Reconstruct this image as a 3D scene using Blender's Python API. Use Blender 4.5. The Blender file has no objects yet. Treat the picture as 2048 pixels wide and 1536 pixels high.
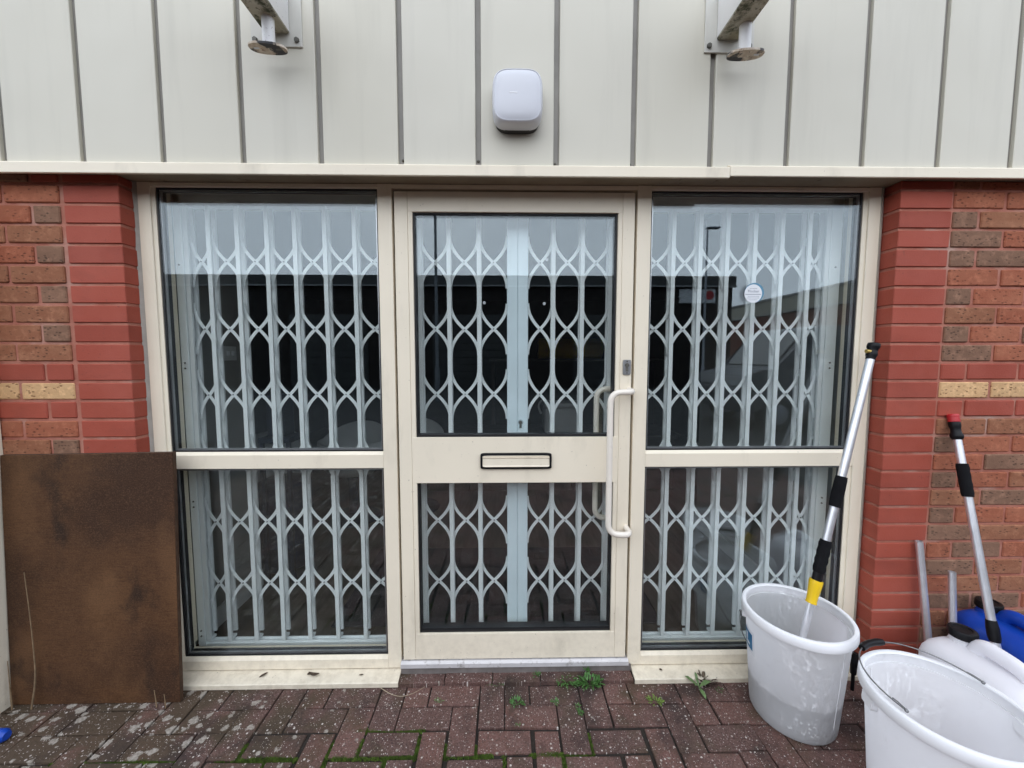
import bpy, bmesh, math, random
from mathutils import Vector, Matrix
random.seed(7)
R = math.radians
scn = bpy.context.scene
C = scn.collection

# ------------------------------------------------------------------ camera, sky, sun, exposure
cam_d = bpy.data.cameras.new('camera'); cam = bpy.data.objects.new('camera', cam_d); C.objects.link(cam)
cam.location = (0, -1.58, 1.38)
cam.rotation_euler = (R(90 - 4.095), 0, -R(0.9657))
cam_d.sensor_width = 36; cam_d.lens = 769 / 2048 * 36
cam_d.clip_start = 0.02; cam_d.clip_end = 2000
scn.camera = cam

world = bpy.data.worlds.new('World'); scn.world = world; world.use_nodes = True
wn = world.node_tree.nodes; wl = world.node_tree.links
wn.clear()
w_out = wn.new('ShaderNodeOutputWorld'); w_bg = wn.new('ShaderNodeBackground')
w_sky = wn.new('ShaderNodeTexSky'); w_sky.sky_type = 'NISHITA'; w_sky.sun_disc = False
w_sky.sun_elevation = R(40); w_sky.sun_rotation = R(192); w_sky.air_density = 1.6; w_sky.dust_density = 4.0
w_hsv = wn.new('ShaderNodeHueSaturation'); w_hsv.inputs['Saturation'].default_value = 0.16
# overcast: the blue sky is veiled by an even grey cloud sheet with soft structure
w_tc = wn.new('ShaderNodeTexCoord'); w_noise = wn.new('ShaderNodeTexNoise')
w_noise.inputs['Scale'].default_value = 2.2; w_noise.inputs['Detail'].default_value = 5
w_cr = wn.new('ShaderNodeValToRGB')
w_cr.color_ramp.elements[0].position = 0.3; w_cr.color_ramp.elements[0].color = (7.3, 8.9, 11.8, 1)
w_cr.color_ramp.elements[1].position = 0.75; w_cr.color_ramp.elements[1].color = (10.0, 11.5, 13.9, 1)
w_mix = wn.new('ShaderNodeMix'); w_mix.data_type = 'RGBA'; w_mix.inputs[0].default_value = 0.75
wl.new(w_tc.outputs['Generated'], w_noise.inputs['Vector'])
wl.new(w_noise.outputs['Fac'], w_cr.inputs['Fac'])
wl.new(w_sky.outputs['Color'], w_hsv.inputs['Color'])
wl.new(w_hsv.outputs['Color'], w_mix.inputs[6]); wl.new(w_cr.outputs['Color'], w_mix.inputs[7])
wl.new(w_mix.outputs[2], w_bg.inputs['Color']); w_bg.inputs['Strength'].default_value = 0.1
wl.new(w_bg.outputs['Background'], w_out.inputs['Surface'])

sun_d = bpy.data.lights.new('sun', 'SUN'); sun = bpy.data.objects.new('sun', sun_d); C.objects.link(sun)
sun_d.energy = 1.25; sun_d.angle = R(150); sun_d.color = (1.0, 0.96, 0.90)
sun.rotation_euler = (R(50), 0, R(-12))     # light comes from above and behind the camera

scn.view_settings.view_transform = 'Standard'; scn.view_settings.look = 'None'
scn.view_settings.exposure = 0.62; scn.view_settings.gamma = 1.0; scn.view_settings.use_curve_mapping = False
scn.cycles.use_denoising = True
scn.cycles.max_bounces = 10; scn.cycles.transparent_max_bounces = 32
scn.cycles.diffuse_bounces = 5; scn.cycles.glossy_bounces = 4
scn.cycles.caustics_reflective = False; scn.cycles.caustics_refractive = False

# ------------------------------------------------------------------ helpers
def tag(o, label=None, cat=None, group=None, kind=None):
    if label: o['label'] = label
    if cat: o['category'] = cat
    if group: o['group'] = group
    if kind: o['kind'] = kind
    return o

def thing(name, label, cat, loc=(0, 0, 0), group=None):
    o = bpy.data.objects.new(name, None); C.objects.link(o)
    o.location = loc; o.empty_display_size = 0.1
    return tag(o, label, cat, group)

def link(name, me, parent=None, world_coords=True):
    o = bpy.data.objects.new(name, me); C.objects.link(o)
    if parent is not None:
        o.parent = parent
        if world_coords:
            # a part built in world coordinates already has an identity world matrix
            off = parent.location if parent.parent is None else Vector((0, 0, 0))
            o.matrix_parent_inverse = Matrix.Translation(-off)
    return o

def obj(name, bm, mat, parent=None, smooth=False, angle=40):
    me = bpy.data.meshes.new(name)
    bmesh.ops.recalc_face_normals(bm, faces=bm.faces)
    bm.to_mesh(me); bm.free()
    for m in (mat if isinstance(mat, (list, tuple)) else [mat]):
        me.materials.append(m)
    if smooth:
        me.polygons.foreach_set('use_smooth', [True] * len(me.polygons))
        me.set_sharp_from_angle(angle=R(angle))
    return link(name, me, parent)

def NB(): return bmesh.new()

def box(bm, x0, x1, y0, y1, z0, z1, bev=0.0, mi=0, seg=1):
    ret = bmesh.ops.create_cube(bm, size=1.0)
    vs = ret['verts']
    for v in vs:
        v.co = Vector(((x0 + x1) / 2 + v.co.x * (x1 - x0), (y0 + y1) / 2 + v.co.y * (y1 - y0), (z0 + z1) / 2 + v.co.z * (z1 - z0)))
    fs = set(f for v in vs for f in v.link_faces)
    for f in fs: f.material_index = mi
    if bev > 0:
        es = set(e for v in vs for e in v.link_edges)
        bmesh.ops.bevel(bm, geom=list(es), offset=bev, segments=seg, profile=0.5, affect='EDGES')
    return vs

def frames(pts):
    pts = [Vector(p) for p in pts]; out = []
    for i, p in enumerate(pts):
        a = pts[max(i - 1, 0)]; b = pts[min(i + 1, len(pts) - 1)]
        t = (b - a).normalized()
        ref = Vector((0, 0, 1)) if abs(t.z) < 0.95 else Vector((1, 0, 0))
        if out:
            n = out[-1][2] - t * out[-1][2].dot(t)
            n = n.normalized() if n.length > 1e-6 else t.cross(ref).normalized()
        else:
            n = t.cross(ref).normalized()
        out.append((p, t, n, t.cross(n)))
    return out

def tube(bm, pts, r, seg=10, cap=True, radii=None, sx=1.0, sy=1.0, mi=0):
    rings = []
    for i, (p, t, n, b) in enumerate(frames(pts)):
        rr = radii[i] if radii else r
        rings.append([bm.verts.new(p + (n * math.cos(2 * math.pi * k / seg) * sx + b * math.sin(2 * math.pi * k / seg) * sy) * rr) for k in range(seg)])
    fs = []
    for a, b in zip(rings, rings[1:]):
        for k in range(seg):
            fs.append(bm.faces.new((a[k], a[(k + 1) % seg], b[(k + 1) % seg], b[k])))
    if cap:
        fs.append(bm.faces.new(rings[0][::-1])); fs.append(bm.faces.new(rings[-1]))
    for f in fs: f.material_index = mi
    return rings

def lathe(bm, prof, seg=48, cx=0, cy=0, close=False, mi=0):
    rings = []
    for r, z in prof:
        rings.append([bm.verts.new((cx + r * math.cos(2 * math.pi * k / seg), cy + r * math.sin(2 * math.pi * k / seg), z)) for k in range(seg)])
    pairs = list(zip(rings, rings[1:]))
    if close: pairs.append((rings[-1], rings[0]))
    for a, b in pairs:
        for k in range(seg):
            f = bm.faces.new((a[k], a[(k + 1) % seg], b[(k + 1) % seg], b[k])); f.material_index = mi
    return rings

def prism(bm, poly, axis, a, b, mi=0):
    """extrude a 2D polygon along an axis ('x','y','z') from a to b"""
    def mk(u, v, w):
        return {'x': (w, u, v), 'y': (u, w, v), 'z': (u, v, w)}[axis]
    A = [bm.verts.new(mk(u, v, a)) for u, v in poly]; B = [bm.verts.new(mk(u, v, b)) for u, v in poly]
    fs = [bm.faces.new(A), bm.faces.new(B[::-1])]
    n = len(poly)
    for i in range(n):
        fs.append(bm.faces.new((A[i], B[i], B[(i + 1) % n], A[(i + 1) % n])))
    for f in fs: f.material_index = mi
    return fs

def sup(a, b, n, seg):
    out = []
    for k in range(seg):
        t = 2 * math.pi * k / seg; c, s = math.cos(t), math.sin(t)
        out.append((a * math.copysign(abs(c) ** (2 / n), c), b * math.copysign(abs(s) ** (2 / n), s)))
    return out

def loft(bm, rings, cap=True, mi=0):
    rv = [[bm.verts.new(p) for p in r] for r in rings]; n = len(rv[0])
    for a, b in zip(rv, rv[1:]):
        for k in range(n):
            f = bm.faces.new((a[k], a[(k + 1) % n], b[(k + 1) % n], b[k])); f.material_index = mi
    if cap:
        bm.faces.new(rv[0][::-1]).material_index = mi; bm.faces.new(rv[-1]).material_index = mi
    return rv

# ------------------------------------------------------------------ materials
class NT:
    def __init__(s, name):
        s.m = bpy.data.materials.new(name); s.m.use_nodes = True
        s.n = s.m.node_tree.nodes; s.l = s.m.node_tree.links; s.n.clear()
        s.out = s.n.new('ShaderNodeOutputMaterial')
        s.bsdf = s.n.new('ShaderNodeBsdfPrincipled'); s.l.new(s.bsdf.outputs[0], s.out.inputs['Surface'])
        s._pos = None
    def pos(s, scale=None):
        if s._pos is None: s._pos = s.n.new('ShaderNodeNewGeometry')
        o = s._pos.outputs['Position']
        if scale is not None:
            mp = s.n.new('ShaderNodeMapping'); mp.inputs['Scale'].default_value = scale
            s.l.new(o, mp.inputs['Vector']); o = mp.outputs[0]
        return o
    def noise(s, scale, detail=4, rough=0.55, vec=None, dist=0.0):
        t = s.n.new('ShaderNodeTexNoise'); t.inputs['Scale'].default_value = scale
        t.inputs['Detail'].default_value = detail; t.inputs['Roughness'].default_value = rough
        t.inputs['Distortion'].default_value = dist
        s.l.new(vec if vec is not None else s.pos(), t.inputs['Vector']); return t.outputs['Fac']
    def voro(s, scale, vec=None, dim='3D', rand=1.0):
        t = s.n.new('ShaderNodeTexVoronoi'); t.voronoi_dimensions = dim
        t.inputs['Scale'].default_value = scale; t.inputs['Randomness'].default_value = rand
        s.l.new(vec if vec is not None else s.pos(), t.inputs['Vector']); return t.outputs['Distance'], t.outputs['Color']
    def ramp(s, v, a, b, ca=0.0, cb=1.0):
        t = s.n.new('ShaderNodeMapRange'); t.inputs[1].default_value = a; t.inputs[2].default_value = b
        t.inputs[3].default_value = ca; t.inputs[4].default_value = cb
        s.l.new(v, t.inputs[0]); return t.outputs[0]
    def math(s, op, a, b=None):
        t = s.n.new('ShaderNodeMath'); t.operation = op
        for i, v in enumerate((a, b)):
            if v is None: continue
            if isinstance(v, (int, float)): t.inputs[i].default_value = v
            else: s.l.new(v, t.inputs[i])
        return t.outputs[0]
    def mix(s, fac, a, b):
        t = s.n.new('ShaderNodeMix'); t.data_type = 'RGBA'
        for i, v in ((0, fac), (6, a), (7, b)):
            if isinstance(v, (int, float)): t.inputs[i].default_value = v
            elif isinstance(v, (tuple, list)): t.inputs[i].default_value = (v[0], v[1], v[2], 1)
            else: s.l.new(v, t.inputs[i])
        return t.outputs[2]
    def rnd(s):
        t = s.n.new('ShaderNodeObjectInfo'); return t.outputs['Random']
    def sep(s):
        t = s.n.new('ShaderNodeSeparateXYZ'); s.l.new(s.pos(), t.inputs[0]); return t.outputs
    def col(s, v):
        if isinstance(v, (tuple, list)): s.bsdf.inputs['Base Color'].default_value = (v[0], v[1], v[2], 1)
        else: s.l.new(v, s.bsdf.inputs['Base Color'])
    def rough(s, v):
        if isinstance(v, (int, float)): s.bsdf.inputs['Roughness'].default_value = v
        else: s.l.new(v, s.bsdf.inputs['Roughness'])
    def bump(s, h, strength=0.3, dist=0.002):
        t = s.n.new('ShaderNodeBump'); t.inputs['Strength'].default_value = strength; t.inputs['Distance'].default_value = dist
        s.l.new(h, t.inputs['Height']); s.l.new(t.outputs[0], s.bsdf.inputs['Normal'])
    def spec(s, v): s.bsdf.inputs['Specular IOR Level'].default_value = v
    def metal(s, v): s.bsdf.inputs['Metallic'].default_value = v

def sc(c, k): return tuple(x * k for x in c)

def simple(name, c, rough=0.5, metal=0.0, var=0.12, vs=6.0, bs=0, bd=0.001, bst=0.3, spec=0.5, dirt=None, dt=(0.6, 0.75), ds=14):
    t = NT(name)
    v = t.ramp(t.noise(vs), 0.3, 0.7)
    cc = t.mix(v, sc(c, 1 - var), sc(c, 1 + var))
    if dirt is not None:
        d = t.ramp(t.noise(ds, 6, 0.65), dt[0], dt[1])
        cc = t.mix(t.math('MULTIPLY', d, 0.8), cc, dirt)
    t.col(cc); t.rough(t.ramp(t.noise(vs * 3), 0.3, 0.7, rough * 0.88, min(1, rough * 1.12))); t.metal(metal); t.spec(spec)
    if bs: t.bump(t.noise(bs, 5), bst, bd)
    return t.m

CREAM = (0.84, 0.755, 0.60)
def cream_mat(name, dirt_amt, k=1.0):
    t = NT(name)
    c = t.mix(t.ramp(t.noise(2.5), 0.3, 0.7), sc(CREAM, 0.95 * k), sc(CREAM, 1.03 * k))
    d = t.ramp(t.noise(90, 3, 0.6), 0.70, 0.76)
    d2 = t.ramp(t.noise(7, 5, 0.6, t.pos((1, 1, 0.35))), 0.56, 0.8)
    c = t.mix(t.math('MULTIPLY', d, dirt_amt), c, (0.16, 0.12, 0.08))
    c = t.mix(t.math('MULTIPLY', d2, dirt_amt * 0.75), c, (0.42, 0.37, 0.28))
    low = t.math('MULTIPLY', t.ramp(t.sep()[2], 0.34, 0.05), t.ramp(t.noise(24, 6, 0.7), 0.42, 0.7))   # splashed dirt near the ground
    c = t.mix(t.math('MULTIPLY', low, dirt_amt * 0.45), c, (0.34, 0.28, 0.20))
    t.col(c); t.rough(t.ramp(t.noise(12), 0.3, 0.7, 0.36, 0.5)); t.bump(t.noise(260, 2), 0.08, 0.0006)
    return t.m
M_cream = cream_mat('cream_powder_coat', 0.55)
M_sill = cream_mat('cream_sill_paint', 0.95, 0.86)
M_cladding = None
def cladding_mat():
    t = NT('cladding_paint')
    b = (0.605, 0.573, 0.475)
    c = t.mix(t.ramp(t.noise(1.3, 3), 0.3, 0.7), sc(b, 0.95), sc(b, 1.04))
    c = t.mix(t.ramp(t.rnd(), 0, 1, 0, 0.5), c, (0.62, 0.595, 0.515))
    streak = t.ramp(t.noise(9, 5, 0.6, t.pos((1, 1, 0.08))), 0.50, 0.80)
    c = t.mix(t.math('MULTIPLY', streak, 0.42), c, (0.42, 0.40, 0.33))
    t.col(c); t.rough(t.ramp(t.noise(5), 0.3, 0.7, 0.42, 0.55))
    t.bump(t.noise(2.6, 2), 0.4, 0.008)
    return t.m
M_cladding = cladding_mat()
M_groove = simple('groove_shade', (0.27, 0.255, 0.23), 0.6, var=0.12, vs=9)  # darker than the panels, so the recess shade is put into the colour
M_flash = cream_mat('cream_flashing', 0.7)
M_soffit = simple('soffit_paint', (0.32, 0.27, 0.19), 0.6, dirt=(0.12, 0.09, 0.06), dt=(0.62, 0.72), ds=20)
M_black = simple('black_rubber', (0.010, 0.010, 0.011), 0.5, var=0.3)
M_blackp = simple('black_plastic', (0.006, 0.006, 0.007), 0.42, var=0.25, bs=80, bd=0.0005, spec=.22)
M_foam = simple('black_foam', (0.005, 0.005, 0.006), 0.9, var=0.25, bs=160, bd=0.001, spec=.2)
M_gate = simple('pale_blue_paint', (0.83, 0.865, 0.87), 0.42, var=0.05, vs=8)
M_gate_post = simple('pale_blue_post_paint', (0.75, 0.86, 0.91), 0.38, var=0.05, vs=8)
M_alu = simple('aluminium', (0.78, 0.78, 0.80), 0.34, metal=0.8, var=0.08, vs=20, dirt=(0.3, 0.3, 0.3), dt=(0.65, 0.8), ds=40)
M_aluthr = simple('aluminium_threshold', (0.62, 0.60, 0.60), 0.4, metal=0.3, var=0.1, vs=15, dirt=(0.2, 0.17, 0.15), dt=(0.55, 0.7), ds=30)
M_steel = simple('steel', (0.45, 0.45, 0.46), 0.35, metal=0.9, var=0.1)
M_rivet = simple('dull_rivet', (0.22, 0.24, 0.25), 0.5, metal=0.5, var=0.2, vs=60)
M_bolt = simple('weathered_bolt', (0.12, 0.115, 0.10), 0.6, metal=0.4, var=0.3, vs=60)
M_white_handle = simple('white_handle_coat', (0.82, 0.755, 0.66), 0.3, var=0.04)
M_alarm = simple('white_alarm_plastic', (0.63, 0.64, 0.68), 0.4, var=0.03, vs=8, dirt=(0.35, 0.33, 0.3), dt=(0.72, 0.8), ds=22)
M_yellow = simple('yellow_plastic', (0.80, 0.52, 0.01), 0.4, var=0.06)
M_red = simple('red_plastic', (0.45, 0.02, 0.025), 0.4, var=0.1)
M_blue = simple('blue_plastic', (0.006, 0.055, 0.38), 0.36, var=0.15, vs=5, bs=120, bd=0.0006)
M_sealant = simple('old_mastic', (0.40, 0.37, 0.32), 0.7, var=0.15, vs=15, bs=60, bd=0.002)
M_gap_shade = simple('gap_shade', (0.03, 0.028, 0.026), 0.8)

def bracket_white():
    t = NT('bracket_paint')
    c = t.mix(t.ramp(t.noise(12), 0.3, 0.7), (0.82, 0.81, 0.79), (0.88, 0.87, 0.86))
    d = t.ramp(t.noise(130, 4, 0.7), 0.63, 0.68)
    c = t.mix(t.math('MULTIPLY', d, t.ramp(t.noise(9), 0.45, 0.6)), c, (0.12, 0.10, 0.07))
    t.col(c); t.rough(0.45); return t.m
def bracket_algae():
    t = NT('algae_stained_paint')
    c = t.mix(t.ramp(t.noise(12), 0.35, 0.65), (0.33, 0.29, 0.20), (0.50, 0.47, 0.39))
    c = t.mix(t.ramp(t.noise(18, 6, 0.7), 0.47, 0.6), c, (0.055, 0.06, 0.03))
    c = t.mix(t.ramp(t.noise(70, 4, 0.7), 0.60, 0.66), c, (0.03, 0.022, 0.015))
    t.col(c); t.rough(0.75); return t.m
def bracket_foot():
    t = NT('flaking_paint')
    m = t.ramp(t.noise(11, 6, 0.6), 0.51, 0.55)
    c = t.mix(t.ramp(t.noise(60), 0.4, 0.6), (0.50, 0.40, 0.30), (0.66, 0.58, 0.48))
    c = t.mix(m, (0.045, 0.043, 0.045), c)
    c = t.mix(t.ramp(t.noise(55, 5, 0.7), 0.6, 0.7), c, (0.16, 0.07, 0.03))
    t.col(c); t.rough(0.65); t.bump(m, 0.5, 0.001); return t.m
M_brw, M_bra, M_brf = bracket_white(), bracket_algae(), bracket_foot()

def rustic(name, ca, cb, cdark, speck=0.6):
    t = NT(name)
    r = t.rnd()
    c = t.mix(t.ramp(t.noise(11, 4, 0.6, t.pos((0.6, 1, 1.6))), 0.35, 0.65), ca, cb)
    c = t.mix(t.ramp(r, 0, 1, 0, 0.45), c, sc(ca, 0.75))
    c = t.mix(t.ramp(t.noise(40, 5, 0.65), 0.5, 0.75), c, sc(cb, 1.25))
    d, _ = t.voro(95, t.pos((0.55, 1, 1)))
    sp = t.ramp(d, 0.20, 0.36, 1, 0)
    gate = t.ramp(t.noise(23, 3, 0.6), 0.42, 0.54)
    c = t.mix(t.math('MULTIPLY', t.math('MULTIPLY', sp, gate), speck), c, cdark)
    t.col(c); t.rough(0.92); t.spec(0.25)
    h = t.math('SUBTRACT', t.noise(70, 6, 0.7), t.math('MULTIPLY', t.math('MULTIPLY', sp, gate), 0.6))
    t.bump(h, 0.5, 0.004); return t.m
M_bor = rustic('orange_rustic_brick', (0.335, 0.105, 0.057), (0.385, 0.142, 0.08), (0.05, 0.022, 0.015))
M_bbr = rustic('brown_rustic_brick', (0.29, 0.115, 0.062), (0.35, 0.16, 0.09), (0.04, 0.022, 0.016))
M_bgr = rustic('grey_rustic_brick', (0.205, 0.112, 0.072), (0.28, 0.155, 0.10), (0.03, 0.02, 0.016))
M_byl = rustic('yellow_brick', (0.62, 0.38, 0.19), (0.70, 0.45, 0.235), (0.16, 0.07, 0.03), 0.8)
def smooth_red():
    t = NT('smooth_red_brick')
    c = t.mix(t.ramp(t.rnd(), 0, 1, 0, 1), (0.30, 0.058, 0.034), (0.375, 0.076, 0.045))
    c = t.mix(t.ramp(t.noise(8, 3), 0.35, 0.65, 0, 0.4), c, (0.41, 0.105, 0.072))
    c = t.mix(t.ramp(t.noise(3.5, 5, 0.65, t.pos((1, 1, 2))), 0.52, 0.75, 0, 0.4), c, (0.20, 0.05, 0.034))
    c = t.mix(t.ramp(t.noise(75, 4, 0.7), 0.62, 0.72, 0, 0.5), c, (0.13, 0.045, 0.035))
    t.col(c); t.rough(0.7); t.spec(0.35); t.bump(t.noise(180, 4, 0.7), 0.5, 0.002); return t.m
M_brd = smooth_red()
def mortar():
    t = NT('pink_mortar')
    c = t.mix(t.ramp(t.noise(14, 5), 0.35, 0.65), (0.37, 0.135, 0.094), (0.48, 0.205, 0.148))
    c = t.mix(t.ramp(t.noise(5, 4), 0.55, 0.75), c, (0.50, 0.33, 0.27))
    t.col(c); t.rough(0.95); t.spec(0.2); t.bump(t.noise(150, 5, 0.7), 0.6, 0.003); return t.m
M_mortar = mortar()

def paver_mat():
    t = NT('paver_concrete')
    xyz = t.sep(); x = xyz[0]
    c = t.mix(t.ramp(t.rnd(), 0, 1), (0.066, 0.034, 0.028), (0.155, 0.070, 0.054))
    c = t.mix(t.ramp(t.noise(7, 4), 0.35, 0.7, 0, 0.7), c, (0.125, 0.070, 0.060))
    c = t.mix(t.ramp(t.noise(160, 3, 0.7), 0.45, 0.62, 0, 0.75), c, (0.185, 0.115, 0.098))
    c = t.mix(t.ramp(t.noise(190, 3, 0.7), 0.52, 0.66, 0, 0.7), c, (0.02, 0.014, 0.013))
    # brown-green grime, more of it on the sheltered left
    left = t.ramp(x, -0.3, -1.3, 0, 1)
    g = t.ramp(t.math('ADD', t.noise(5.5, 5, 0.6), t.math('MULTIPLY', left, 0.2)), 0.52, 0.68)
    c = t.mix(t.math('MULTIPLY', g, 0.72), c, (0.048, 0.038, 0.018))
    g2 = t.ramp(t.noise(4.2, 5, 0.65), 0.50, 0.64)
    c = t.mix(t.math('MULTIPLY', g2, 0.75), c, (0.030, 0.020, 0.018))
    # white aggregate chips, fine and coarse
    for scale, thr, amt in ((150, 0.30, 0.85), (62, 0.26, 0.95)):
        d, vc = t.voro(scale, None, '2D')
        sx = t.n.new('ShaderNodeSeparateColor'); t.l.new(vc, sx.inputs[0])
        lim = t.ramp(sx.outputs[0], 0.62 if scale > 100 else 0.72, 1.0, -0.06, thr)
        m = t.ramp(t.math('SUBTRACT', lim, d), 0.0, 0.06)
        tint = t.mix(sx.outputs[1], (0.34, 0.27, 0.24), (0.62, 0.57, 0.52))
        c = t.mix(t.math('MULTIPLY', m, amt), c, tint)
    # lichen spots on the left
    d, vc = t.voro(21, t.pos((1, 1.15, 1)), '2D')
    sx = t.n.new('ShaderNodeSeparateColor'); t.l.new(vc, sx.inputs[0])
    lim = t.math('MULTIPLY', t.ramp(sx.outputs[0], 0.40, 1.0, -0.1, 0.46), left)
    dd = t.math('ADD', d, t.ramp(t.noise(38, 6, 0.7), 0.3, 0.7, -0.26, 0.26))
    left = t.math('MULTIPLY', left, t.ramp(t.noise(3.4, 3), 0.38, 0.6, 0.25, 1))
    m = t.ramp(t.math('SUBTRACT', lim, dd), 0.0, 0.08)
    lc = t.mix(t.ramp(t.noise(120, 4, 0.7), 0.35, 0.65), (0.22, 0.19, 0.155), (0.44, 0.40, 0.35))
    c = t.mix(t.math('MULTIPLY', m, 0.85), c, lc)
    t.col(c); t.rough(t.ramp(t.noise(9), 0.35, 0.65, 0.62, 0.9)); t.spec(0.35)
    t.bump(t.noise(210, 5, 0.75), 0.7, 0.003); return t.m
M_paver = paver_mat()
M_soil = simple('joint_soil', (0.020, 0.014, 0.010), 0.95, var=0.4, vs=40, bs=120, bd=0.004, bst=0.7)
M_tarmac = simple('tarmac', (0.036, 0.035, 0.034), 0.9, var=0.2, vs=2, bs=90, bd=0.006, bst=0.6)
M_moss = simple('moss', (0.075, 0.125, 0.012), 0.95, var=0.5, vs=50)
M_leaf = simple('weed_leaf', (0.055, 0.145, 0.030), 0.55, var=0.35, vs=70)
M_leaf2 = simple('pale_weed_leaf', (0.12, 0.19, 0.07), 0.55, var=0.3, vs=70)
M_dead = simple('dead_leaf', (0.055, 0.035, 0.02), 0.8, var=0.4, vs=60)
M_straw = simple('dry_stem', (0.20, 0.135, 0.075), 0.8, var=0.3, vs=40)

def board_mat():
    t = NT('brown_board_face')
    g = t.noise(6, 6, 0.7, t.pos((5, 1, 55)))
    w = t.noise(170, 4, 0.85, t.pos((1, 1, 1.5)))
    gr = t.noise(14, 7, 0.75, t.pos((1.2, 1, 26)))
    c = t.mix(t.ramp(g, 0.3, 0.7), (0.060, 0.024, 0.009), (0.115, 0.052, 0.021))
    c = t.mix(t.ramp(t.noise(2.6, 5, 0.55), 0.44, 0.60, 0, 0.8), c, (0.033, 0.0130, 0.0058))
    c = t.mix(t.ramp(t.noise(3.3, 4, 0.5, t.pos((1.4, 1, 0.8))), 0.52, 0.70, 0, 0.65), c, (0.165, 0.080, 0.034))
    c = t.mix(t.ramp(t.noise(5.0, 4, 0.6, t.pos((1, 1, 0.6))), 0.56, 0.68, 0, 0.85), c, (0.016, 0.008, 0.005))
    c = t.mix(t.ramp(gr, 0.50, 0.72, 0, 0.55), c, (0.026, 0.011, 0.005))
    c = t.mix(t.ramp(w, 0.50, 0.66, 0, 0.5), c, (0.165, 0.088, 0.044))
    c = t.mix(t.ramp(w, 0.48, 0.34, 0, 0.5), c, (0.018, 0.008, 0.004))
    t.col(c); t.rough(t.ramp(t.noise(5), 0.3, 0.7, 0.55, 0.8)); t.spec(0.3)
    t.bump(w, 0.45, 0.0015); return t.m
M_board = board_mat()
M_board_edge = simple('brown_board_edge', (0.065, 0.032, 0.016), 0.8, var=0.3, vs=30)

def glass_mat():
    m = bpy.data.materials.new('window_glass'); m.use_nodes = True
    n, l = m.node_tree.nodes, m.node_tree.links; n.clear()
    out = n.new('ShaderNodeOutputMaterial'); mix = n.new('ShaderNodeMixShader')
    tr = n.new('ShaderNodeBsdfTransparent'); gl = n.new('ShaderNodeBsdfGlossy')
    tr.inputs[0].default_value = (0.984, 0.992, 0.988, 1); gl.inputs['Roughness'].default_value = 0.004; gl.inputs['Color'].default_value = (0.87, 0.96, 1.0, 1)
    lw = n.new('ShaderNodeLayerWeight'); lw.inputs['Blend'].default_value = 0.5
    p = n.new('ShaderNodeMath'); p.operation = 'POWER'; p.inputs[1].default_value = 5
    a = n.new('ShaderNodeMath'); a.operation = 'MULTIPLY_ADD'; a.inputs[1].default_value = 0.955; a.inputs[2].default_value = 0.045
    l.new(lw.outputs['Facing'], p.inputs[0]); l.new(p.outputs[0], a.inputs[0]); l.new(a.outputs[0], mix.inputs[0])
    l.new(tr.outputs[0], mix.inputs[1]); l.new(gl.outputs[0], mix.inputs[2]); l.new(mix.outputs[0], out.inputs['Surface'])
    return m
M_glass = glass_mat()

def hdpe(name, c, tl=0.35, scuff=True):
    t = NT(name)
    cc = t.mix(t.ramp(t.noise(4), 0.3, 0.7), sc(c, 0.96), sc(c, 1.03))
    if scuff:
        s1 = t.ramp(t.noise(26, 6, 0.7), 0.62, 0.72)
        cc = t.mix(t.math('MULTIPLY', s1, 0.5), cc, (0.86, 0.86, 0.86))
        s2 = t.ramp(t.noise(17, 5, 0.7, t.pos((1, 1, 0.5))), 0.62, 0.8)
        cc = t.mix(t.math('MULTIPLY', s2, 0.35), cc, (0.42, 0.41, 0.39))
    t.col(cc); t.rough(t.ramp(t.noise(20), 0.3, 0.7, 0.32, 0.5))
    tr = t.n.new('ShaderNodeBsdfTranslucent'); t.l.new(cc, tr.inputs['Color'])
    mx = t.n.new('ShaderNodeMixShader'); mx.inputs[0].default_value = tl
    if scuff:       # opaque chalky splashes and limescale flecks
        fl = t.math('MAXIMUM', t.ramp(t.noise(75, 4, 0.7), 0.555, 0.61), t.ramp(t.noise(34, 6, 0.7, t.pos((1, 1, 0.7))), 0.575, 0.63))
        fl = t.math('MULTIPLY', fl, t.ramp(t.noise(6, 3), 0.43, 0.60))
        t.l.new(t.ramp(fl, 0, 1, tl, tl * 0.3), mx.inputs[0])
    t.l.new(t.bsdf.outputs[0], mx.inputs[1]); t.l.new(tr.outputs[0], mx.inputs[2]); t.l.new(mx.outputs[0], t.out.inputs['Surface'])
    return t.m
M_bucket = hdpe('white_bucket_plastic', (0.945, 0.945, 0.955), 0.64)
M_bucket2 = hdpe('fresh_bucket_plastic', (0.945, 0.945, 0.955), 0.40)
M_rim = hdpe('white_bucket_rim', (0.94, 0.94, 0.95), 0.15, False)
M_can = hdpe('milky_can_plastic', (0.93, 0.92, 0.94), 0.3, False)
M_water = simple('murky_water', (0.16, 0.165, 0.16), 0.15, var=0.1)

# ------------------------------------------------------------------ setting: ground
bm = NB(); box(bm, -300, 300, -300, 300, -0.6, -0.03)
tag(obj('yard_ground', bm, M_tarmac), kind='structure')
bm = NB(); box(bm, -3.2, 3.2, -3.05, 0.02, -0.024, -0.011)
pavement = tag(obj('pavement', bm, M_soil), kind='structure')

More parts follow.
